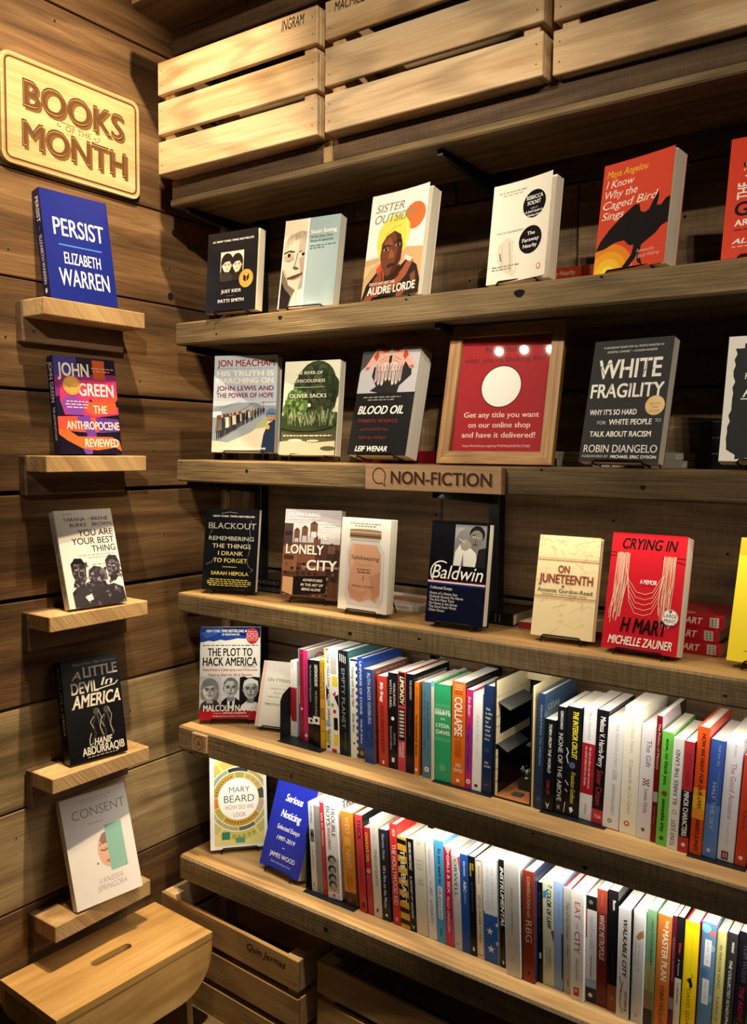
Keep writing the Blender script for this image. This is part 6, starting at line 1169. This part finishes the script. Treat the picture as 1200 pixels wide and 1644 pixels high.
RC = [
(.3800, .3655, .0165, .205, YB, .130, 'white spine with a small grey photo, first on the lowest row', 'e2e0da', T(t('INTERNAL', .04, .24, '4a484a', .30, .72, 'bd'), r(.30, .44, '6a6866', .2, .9), e(.5, .36, .35, '2b2a2a'), t('LANSING', .50, .72, '8a8886', .36, .64, 'd'), r(.90, .94, '3a3838', .4, .55)), {}),
(.3960, .3815, .0175, .202, YB, .130, 'plain grey spine on the lowest row', '8d8b89', T(t('SHAKESPEARE & CO', .06, .40, 'a5a3a0', .3, .66, 'd')), {}),
(.4140, .3992, .0110, .213, YB, .125, 'slim cherry red spine with white capitals on the lowest row', 'c03440', T(t('SAD BY DESIGN', .11, .46, 'f0dcd8', .28, .70, 'bd'), r(.93, .96, '3a1418', .35, .65)), {}),
(.4274, .4110, .0375, .222, YB, .150, 'wide white spine with stacked grey photos of faces', 'eceae6', f(d_troubleboys), {'ffn': d_tb_front}),
(.4755, .4600, .0330, .209, .0620, .140, 'amber orange spine that darkens toward its foot', 'd2842e', T(r(.86, 1, '4a2c1c'), t('WEST', .05, .24, 'ecc68a', .30, .66, 'sd'), r(.27, .36, 'e0a04a', .2, .7), t('NIGHT', .40, .60, 'ecc68a', .30, .66, 'sd'), t('BERYL', .68, .80, 'b8702c', .5, .66), t('MARKHAM', .66, .84, 'b8702c', .28, .44), e(.4, .95, .15, '7a4a2c')), {'front': 'b8742c'}),
(.5178, .5000, .0195, .214, .0600, .140, 'red spine with tall narrow black capitals and a black front', 'c23a3e', T(t('THICK', .05, .26, '24171a', .24, .76, 'bd'), t('AND OTHER ESSAYS', .42, .72, '9a2c32', .36, .6, 'id'), r(.90, .96, '5a2a26', .3, .75)), {'front': '17161a', 'ffn': lambda F: F.dash(.15, .8, .10, .018, '8a8884', 2)}),
(.5397, .5232, .0140, .191, YB, .120, 'slim red spine with yellow capitals on the lowest row', 'b8282e', T(t('CHAPLIN’S GIRL', .06, .40, 'e8b832', .26, .74, 'Bd'), e(.5, .50, .4, 'd8a06a'), r(.55, 1, 'c44048')), {}),
(.5550, .5388, .0215, .213, YB, .135, 'beige spine with thin grey handwriting', 'd6cdbd', T(t('TERRY TEMPEST', .07, .22, 'a89f92', .4, .56, 'd'), t('TIMES OF EARTH', .30, .68, '6a625a', .36, .70, 'id'), r(.91, .95, '6a2a2a', .35, .58)), {}),
(.5772, .5637, .0225, .198, YB, .125, 'dark navy spine with white and grey lettering between pale ones', '26262f', T(t('Norman Mailer', .05, .34, 'a5a4ac', .32, .62, 'sbd'), t('Of a Fire on the Moon', .40, .86, 'e8e6e0', .32, .62, 'bd'), e(.5, .94, .13, 'e8e6e0')), {}),
(.6060, .5905, .0185, .217, YB, .150, 'scarlet spine with cream capitals and a scarlet front, left of the striped spine', 'c8302f', T(t('OSCAR', .05, .12, 'f0d9c4', .4, .8), t('THE HOLLYWOOD KID', .20, .80, 'ecc9bc', .24, .78, 'Bd'), ('f', lambda S: S.poly([(.3, .92), (.5, .97), (.7, .92), (.55, .935), (.5, .96), (.45, .935)], WH))), {'hard': True, 'front': 'cc2f2c', 'ffn': lambda F: F.text('THE', .45, .95, .03, .12, 'f0dccb', 'B')}),
(.6258, .6110, .0225, .195, YB, .125, 'yellow and black striped spine with white capitals', 'dba832', f(d_stripes), {}),
(.6491, .6348, .0160, .197, YB, .125, 'slim black spine with small white capitals, right of the striped spine', '17161a', T(t('OSCAR MARTINEZ', .04, .34, 'e8e6e0', .30, .66, 'Bid'), t('A HISTORY OF VIOLENCE', .40, .86, 'd8d6d0', .30, .62, 'Bid'), ('f', lambda S: S.poly([(.3, .93), (.5, .98), (.72, .93), (.55, .945), (.5, .965), (.45, .945)], WH))), {}),
(.6655, .6520, .0275, .202, YB, .130, 'wide cream spine with three tiny lines of grey text', 'ded8c6', T(('f', lambda S: (S.text('Reading', .15, .85, .21, .235, 'b5ad9c', 's'), S.text('Lolita in', .15, .8, .25, .275, 'b5ad9c', 's'), S.text('Tehran', .2, .8, .29, .315, 'b5ad9c', 's'), S.text('AZAR', .25, .75, .42, .44, 'b5ad9c', 's'), S.text('NAFISI', .2, .8, .455, .475, 'b5ad9c', 's'), S.ell(.45, .04, .2, 'cfc6b2')))), {}),
(.6949, .6815, .0195, .207, YB, .130, 'white spine with spaced grey serif capitals', 'e8e5e2', T(t('Maggie Nelson', .09, .35, 'a5a2a0', .38, .60, 'sd'), t('THE', .40, .45, 'b5b2b0', .42, .56, 'sd'), t('ART', .47, .56, '8a8886', .34, .66, 'sd'), t('of CRUELTY', .60, .84, '8a8886', .34, .66, 'sd')), {}),
(.7146, .7030, .0215, .213, YB, .140, 'sky blue spine with a white speech shape and black lettering', '4da3d4', T(t('So you want to', .08, .42, '12324a', .38, .70, 'Bd'), r(.45, .77, 'dfeaf0', .26, .76), t('talk about race', .46, .76, 'b02a4a', .36, .66, 'bd'), r(.86, .93, '2a6a94', .4, .55)), {'front': '6db4dc'}),
(.7365, .7255, .0175, .205, YB, .135, 'crimson spine leaning beside the grey and white one', 'c0203c', T(r(.72, 1, 'd43a62'), ('f', lambda S: S.poly([(.1, 0), (1, 0), (.6, .08)], 'e8b8b4')), t('GIRLS & SEX', .08, .46, 'f4e2e2', .40, .74, 'Bd'), t('PEGGY ORENSTEIN', .50, .86, 'f4e2e2', .28, .60, 'bd')), {'front': 'ece8e4'}),
(.7572, .7452, .0172, .193, YB, .130, 'grey and white spine with tall thin capitals and a red corner', 'c9c9cb', T(('f', lambda S: (S.poly([(.6, 0), (1, 0), (1, .35)], 'e9e7e4'), S.poly([(.7, .02), (1, .0), (1, .18)], 'd8412f'))), t('ORWELL', .04, .44, '2a2a2e', .22, .62, 'd'), e(.4, .94, .14, '8e8d90')), {}),
(.7752, .7640, .0175, .201, YB, .125, 'cobalt blue spine with white capitals on the lowest row', '2450a0', T(t('EZRA POUND', .07, .22, 'd5dcec', .40, .62, 'Bd'), t('ABC', .27, .38, 'e9edf5', .36, .70, 'Bd'), t('OF READING', .385, .50, 'c5d0e6', .44, .60, 'bd')), {}),
(.7933, .7825, .0150, .202, YB, .125, 'black spine with small yellow words at its top', '141519', T(t('OSIP', .07, .14, 'd8cf4a', .55, .80), t('MANDELSTAM', .07, .20, 'd8cf4a', .22, .46), t('SELECTED ESSAYS', .26, .56, '5c5f66', .4, .6, 'd'), ('f', lambda S: S.poly([(.4, .91), (.6, .91), (.65, .95), (.35, .95)], 'e8e6e0'))), {}),
(.8089, .7985, .0155, .200, YB, .125, 'cream spine framed by a thin red outline', 'e2d9c2', T(('f', lambda S: (S.rect(.08, .92, .005, .97, 'b5493a'), S.rect(.15, .85, .015, .96, 'e4dcc6'))), t('MASSARELLO', .06, .24, '4a4038', .36, .66), t('LITTLE SINGER STORIES', .36, .84, '5a4e44', .34, .66, 'sbd')), {}),
(.8250, .8150, .0310, .208, YB, .145, 'wide white spine with white stars on a blue lower half', 'e6e6e8', T(t('THE UNWINDING', .07, .49, 'c0c3cc', .56, .74, 'sd'), t('GEORGE PACKER', .07, .50, 'c0c3cc', .24, .42, 'sd'), f(d_stars)), {}),
(.8600, .8500, .0140, .215, YB, .140, 'black spine with heavy slanted white capitals', '151417', T(t('INSTRUMENTAL', .07, .62, 'f0eee8', .22, .72, 'Bid'), t('JAMES RHODES', .68, .88, '4a4a4c', .4, .6), ('f', lambda S: S.poly([(.3, .93), (.6, .95), (.4, .98)], 'd8d6d0'))), {'front': '8a8a8a'}),
(.8790, .8690, .0320, .225, .0470, .150, 'tall wide white spine standing forward, left of the rust red spine', 'e4e2de', T(t('Rachel Cusk', .22, .36, 'b5b3af', .42, .58, 'sid'), t('Coventry Essays', .40, .62, 'c0a5a0', .42, .58, 'sid'), r(.84, .88, 'cfcdc9', .4, .5)), {}),
(.9150, .9080, .0240, .216, .0490, .150, 'rust red spine with cream serif letters and a navy front', '9a3a24', T(t('CONVERSATIONS with', .05, .42, 'e6cdb5', .36, .62, 'sd'), t('RBG', .44, .64, 'ecd9c0', .24, .76, 'sd'), r(.90, .93, '4a1c12', .4, .6)), {'hard': True, 'front': '2a3150'}),
(.9392, .9330, .0095, .195, YB, .120, 'very thin black spine beside the rust red spine', '16151a', T(t('ESSAYS', .1, .5, '7a2a2e', .3, .6, 'd'), r(.70, .76, 'd8d4cc', .3, .8)), {}),
(.9495, .9430, .0222, .205, YB, .130, 'pale green spine with bold black slanted capitals', 'd3d9bd', T(('f', lambda S: (S.text('THE', .5, .9, .05, .075, '24241f', 'B'), S.poly([(.05, .12), (.4, .10), (.3, .18), (.05, .18)], '3a8ac0'), S.poly([(.75, .48), (1, .46), (1, .58)], '8a3a3a'))), t('COLOR OF LAW', .09, .46, '24241f', .40, .78, 'Bid'), t('RICHARD', .64, .82, '8a8c74', .56, .74, 'd'), t('ROTHSTEIN', .64, .86, '8a8c74', .28, .44, 'd')), {}),
(.9722, .9655, .0178, .207, YB, .140, 'powder blue spine with faint blue script', '8fa9d8', T(t('Notes on Suicide', .08, .36, '6f8cc4', .46, .66, 'id'), ('f', lambda S: S.poly([(.85, .48), (1, .46), (1, .9), (.85, .88)], '23304f'))), {}),
(.9912, .9850, .0165, .201, YB, .135, 'warm grey spine with a red-edged cover, left of the white and red lettered one', 'b5b2a8', T(t('Year of the Monkey', .14, .48, '5a5852', .36, .70, 'id'), t('PATTI SMITH', .54, .64, '6a6862', .4, .6), r(.86, .93, '8a8880', .4, .6)), {'hard': True, 'front': '8a2530', 'bbg': '9a2a34'}),
(1.0091, 1.0050, .0243, .204, .0520, .135, 'white spine with large thin red capitals', 'ebe8e4', T(t('EAT', .09, .25, 'c03a42', .28, .70, 'd'), t('THE', .27, .34, 'b5a9a6', .40, .56, 'd'), t('CITY', .36, .56, 'c03a42', .28, .70, 'd'), t('Robin Shulman', .61, .82, '9a9896', .40, .60, 'id'), r(.88, .96, 'c03a42', .22, .66), r(.90, .92, 'ebe8e4', .35, .5)), {}),
(1.0340, 1.0300, .0200, .201, YB, .130, 'white spine with black blocks at top and foot and a blue fade', 'd9d8da', T(r(0, .13, '1a191c'), e(.45, .06, .2, '6a6868'), r(.78, .88, '9db4d8'), r(.86, 1, '22262f'), r(.13, .4, 'b03038', 0, .1), t('HALF A LIFE', .20, .50, 'b5b4b4', .36, .66, 'd'), t('Darin Strauss', .56, .76, '7a7a80', .40, .60, 'id'), e(.45, .93, .2, 'e8e6e2')), {'front': '2a2c33'}),
(1.0546, 1.0503, .0190, .219, YB, .145, 'dark chestnut spine with pale slanted block capitals', '6e2a22', T(r(0, .2, '8a3a2a'), t('MICHAEL PHILLIPS', .04, .14, 'b5584a', .4, .6), t('WHITE METROPOLIS', .22, .60, 'd8c0b4', .24, .72, 'Bid'), r(.93, .95, '4a1a14', .3, .5)), {'front': '1b1718'}),
(1.0750, 1.0720, .0180, .225, .0600, .150, 'black spine with a brown foot and one short white word', '17161a', T(t('Scum', .08, .16, 'dcd8d2', .46, .72, 'Bd'), t('MANIFESTO', .5, .72, '3a383c', .4, .6), r(.78, 1, '8a4f30'), ('f', lambda S: S.line([(.35, .88), (.6, .90)], .08, 'd0a890'))), {}),
(1.0945, 1.0940, .0225, .203, .0520, .130, 'white spine with black slanted capitals and thin black lines', 'dfdddb', T(t('WALKABLE CITY', .10, .62, '232225', .40, .72, 'Bid'), ('f', lambda S: (S.line([(.2, .62), (.4, .7), (.3, .85), (.5, .95)], .05, '2a292c'), S.line([(.5, .66), (.3, .76)], .04, '2a292c'))), t('JEFF SPECK', .74, .93, '3a393c', .62, .82)), {'front': '2a2228'}),
(1.1185, 1.1195, .0205, .204, .0570, .130, 'white spine with a brown blot and faint blue-grey words', 'e2e2e4', T(('f', lambda S: S.poly([(.25, .24), (.5, .19), (.85, .16), (.95, .22), (.7, .24), (.5, .26)], 'b5805a')), t('The Immortal Life', .28, .54, 'b0b4be', .46, .66, 'd'), t('of Henrietta Lacks', .26, .50, 'c0b8b4', .2, .36, 'd'), r(.92, .95, 'd8a8a0', .4, .55)), {}),
(1.1394, 1.1416, .0158, .211, .0620, .140, 'soft green spine that darkens to brown at its foot', '6f9a72', T(r(.45, .75, '9a9a68'), r(.70, .9, '8a7a52'), r(.86, 1, '3a3226'), t('LANDS OF LOST BORDERS', .08, .48, '2f4a36', .52, .72, 'bd'), t('Kate Harris', .54, .68, 'c09a6a', .4, .6, 'd')), {}),
(1.1556, 1.1592, .0240, .207, .0655, .135, 'pumpkin orange spine with heavy white capitals', 'd0762c', T(t('THE', .04, .11, 'f0e0cc', .55, .76, 'Bd'), t('MASTER PLAN', .13, .57, 'f3e6d4', .40, .80, 'Bd'), t('CHRIS WILSON', .62, .95, '6a3f30', .40, .68, 'bd')), {'front': 'dedad6'}),
(1.1811, 1.1838, .0078, .211, .0660, .140, 'very thin burgundy spine on the lowest row', '5c1a28', T(t('THE SORROWS OF YOUNG WERTHER', .18, .56, 'b58a90', .35, .65, 'd'), r(.7, .8, '8a7a78')), {}),
(1.1892, 1.1922, .0108, .212, .0670, .140, 'slim spine, black above and cream below, beside the yellow one', '1c1a1d', T(r(.52, 1, 'd6cdb8'), t('War', .22, .32, 'c8382c', .36, .74, 'Bid'), t('& Turpentine', .36, .50, 'c0bcb4', .36, .66, 'id'), t('S. HERTMANS', .56, .74, '5a5448', .36, .64)), {}),
(1.2005, 1.2047, .0238, .208, .0690, .150, 'bright lemon yellow spine with a tiny black figure and a red cover edge', 'f0d41c', T(t('LET’S EXPLORE DIABETES WITH OWLS', .08, .42, 'd8b81a', .50, .60, 'd'), ('f', lambda S: (S.poly([(.3, .50), (.6, .47), (.75, .54), (.55, .58), (.5, .53)], '2a2620'), S.line([(.6, .44), (.7, .47)], .05, '6a5a20'))), t('DAVID SEDARIS', .58, .96, 'b05a1c', .36, .62, 'bd')), {'front': 'a3222a', 'hard': True}),
(1.2250, 1.2310, .0232, .213, .0750, .145, 'mottled blue spine with two white label patches', '5b82a8', T(e(.3, .05, .35, '7ab0e0'), e(.8, .08, .25, 'b06a6a'), e(.7, .2, .3, '86a8c8'), e(.3, .42, .35, '4a6f94'), e(.7, .62, .35, '7c9cb8'), r(.14, .36, 'e4e6e6', .28, .74), t('BORN TO BE', .16, .34, 'a8acb0', .42, .6, 'd'), r(.47, .68, 'e4e6e6', .28, .74), t('MARY RUEFLE', .49, .66, 'a8acb0', .42, .6, 'd')), {}),
(1.2490, 1.2550, .0142, .202, .0800, .130, 'khaki yellow spine with small dark capitals', 'c9c07a', T(t('IN PERSON SONG', .12, .50, '4a4628', .36, .64, 'bd'), t('TARICE W.', .56, .9, '6a6438', .36, .62, 'd')), {}),
(1.2640, 1.2705, .0158, .203, .0850, .135, 'charcoal spine with slanted white capitals, second from the right on the lowest row', '2e2c2e', T(t('WANG', .08, .17, 'd8d6d2', .46, .70, 'Bid'), t('THE COLLECTED SCHIZOPHRENIAS', .24, .94, 'e6e4e0', .34, .62, 'bid')), {}),
(1.2810, 1.2880, .0200, .208, .0900, .140, 'black spine with dark red capitals, last on the lowest row', '18151c', T(t('TOM WOLFE', .10, .42, '3a3c40', .40, .72, 'Bd'), t('THE RIGHT STUFF', .46, .94, '8a1f34', .30, .66, 'Bid'), r(.46, .94, '201a30', .0, .12)), {}),
]
spine_row(RC, Z5, None, 'spine-out books on the lowest row', lambda x: BE if .36 < x < .50 else 0)
bookend('black metal book end at the left of the upper spine row', .2718, .073, Z4 + .0002, .4010, h=.118, dep=.13)
def plate(label, x0, x1, y, z):
    t_ = empty('book_end', (x0, y, z)); b = MB(); b.box(0, -.012, 0, x1 - x0, .10, .0011, paint('1b1d21', .4, .3), .0003); b.build('base_plate', t_)
    return tag(t_, label, 'book end', 'black metal book ends')
plate('black metal book end showing under the emerald green and orange spines', .6885, .8255, .083, Z4 + .0002)
plate('black metal book end showing under the black spines right of the wooden miniature', .9300, 1.0580, .079, Z4 + .0002)
plate('black metal book end under the orange and blue spines near the right edge', 1.2050, 1.2990, .066, Z4 + .0002)
bookend('black metal book end at the left of the lowest row of spines', .3640, .0585, Z5 + .0002, .5100, h=.165, dep=.12)

# ------------------------------------------------------------------ wooden miniature room between the books
def nook():
    x0, x1, H, dep = .8262, .9120, .236, .165
    t_ = empty('book_nook', (x0, .079, Z4 + .0004)); Wd = x1 - x0; th = .0034
    CR = paint('dccdA6'.lower(), .6); CR2 = paint('cbb98e', .6); DK = paint('1f1813', .6); GR = paint('4a4a48', .6); FL = paint('b5733f', .55)
    # left side panel with pale clapboard, openings for two windows
    b = MB(); b.box(0, 0, 0, .0030, dep, H, DK); b.build('side_panel', t_)
    b = MB()
    for (z0, z1, y0, y1) in ((.178, .199, .002, .15), (.2, .232, .002, .15), (.122, .177, .002, .016), (.106, .1215, .002, .15), (.004, .094, .002, .010)): b.box(.0032, y0, z0, .0048, y1, z1, CR)
    for z in (.03, .055, .08, .14, .16): b.box(.0032, .0018, z, .0051, .016, z + .0010, DK)
    b.build('clapboard', t_)
    for z0, z1 in ((.122, .176), (.010, .092)):
        b = MB(); b.box(.0031, .020 if z0 > .1 else .012, z0, .0042, .145, z1, paint('0c0b0b', .25)); b.build('window', t_)
    for z, d, y1 in ((.178, .026, .12), (.094, .022, .10)):
        b = MB(); b.mesh([(.0050, .006, z + .012), (.0050, y1, z + .012), (.0050 + d, y1, z), (.0050 + d, .006, z), (.0050, .006, z + .0105), (.0050, y1, z + .0105), (.0050 + d, y1, z - .0015), (.0050 + d, .006, z - .0015)], [(3, 2, 1, 0), (4, 5, 6, 7), (0, 4, 7, 3), (2, 6, 5, 1), (3, 7, 6, 2), (0, 1, 5, 4)], GR)
        for k in range(5):
            s_ = (k + .5) / 5; b.mesh([(.0050 + d * s_, .006, z + .0122 - .012 * s_), (.0050 + d * s_, y1, z + .0122 - .012 * s_), (.0056 + d * s_, y1, z + .0124 - .012 * s_), (.0056 + d * s_, .006, z + .0124 - .012 * s_)], [(3, 2, 1, 0)], DK)
        o = b.build('awning', t_); fix_normals(o)
    b = MB(); b.box(Wd - .0075, 0, 0, Wd - .0042, dep, H - .006, DK); b.box(Wd - .0040, .0, 0, Wd - .0004, dep, H, CR2); b.build('side_panel', t_)
    b = MB(); b.box(.0034, dep - .004, .0038, Wd - .0080, dep - .0005, H - .03, paint('2b241d', .7)); b.build('back_panel', t_)
    b = MB(); b.box(.0034, dep - .03, H - .028, Wd - .0080, dep - .0270, H - .002, CR); b.box(Wd - .03, .10, H - .030, Wd - .02, .11, H - .018, M_BLACK); b.build('lintel', t_)
    b = MB(); b.box(.0032, 0, 0, Wd - .0077, dep - .0050, .0030, DK); b.box(.0034, .0010, .0031, Wd - .0080, dep - .0055, .0036, FL); b.build('floor_panel', t_)
    b = MB(); b.box(.030, .020, .0037, .050, .036, .0065, GR); b.build('step', t_)
    b = MB(); b.box(.028, .055, .0037, .054, .078, .026, paint('2a2724', .6)); p_ = b.build('planter', t_)
    b = MB(); rd_ = random.Random(3)
    for i in range(26):
        c = Vector((rd_.uniform(.028, .056), rd_.uniform(.053, .080), rd_.uniform(.030, .050))); rr = rd_.uniform(.0025, .004)
        vs = [c + rr * Vector(v) for v in ((1, 0, 0), (-1, 0, 0), (0, 1, 0), (0, -1, 0), (0, 0, 1), (0, 0, -1))]
        b.mesh(vs, [(0, 2, 4), (2, 1, 4), (1, 3, 4), (3, 0, 4), (2, 0, 5), (1, 2, 5), (3, 1, 5), (0, 3, 5)], paint('b9bdbb' if i % 3 else '5d6a55', .7))
    for i in range(8): b.tube([(.030 + i * .003, .066, .0262), (.030 + i * .003, .066, .036)], .0004, paint('4a5540', .7), 5)
    b.build('flowers', p_).matrix_parent_inverse = Matrix()
    b = MB(); b.box(Wd - .030, .070, .128, Wd - .012, .085, .158, paint('5a5b5a', .6)); b.box(Wd - .031, .069, .158, Wd - .011, .086, .161, DK); b.box(Wd - .026, .080, .162, Wd - .016, .084, .196, paint('7c7d7a', .6)); b.build('wall_box', t_)
    b = MB(); b.box(Wd - .040, .05, .098, Wd - .0082, .10, .101, GR); b.build('small_shelf', t_)
    return tag(t_, 'tiny wooden miniature alley with awnings and a planter, set among the spines', 'miniature')
nook()
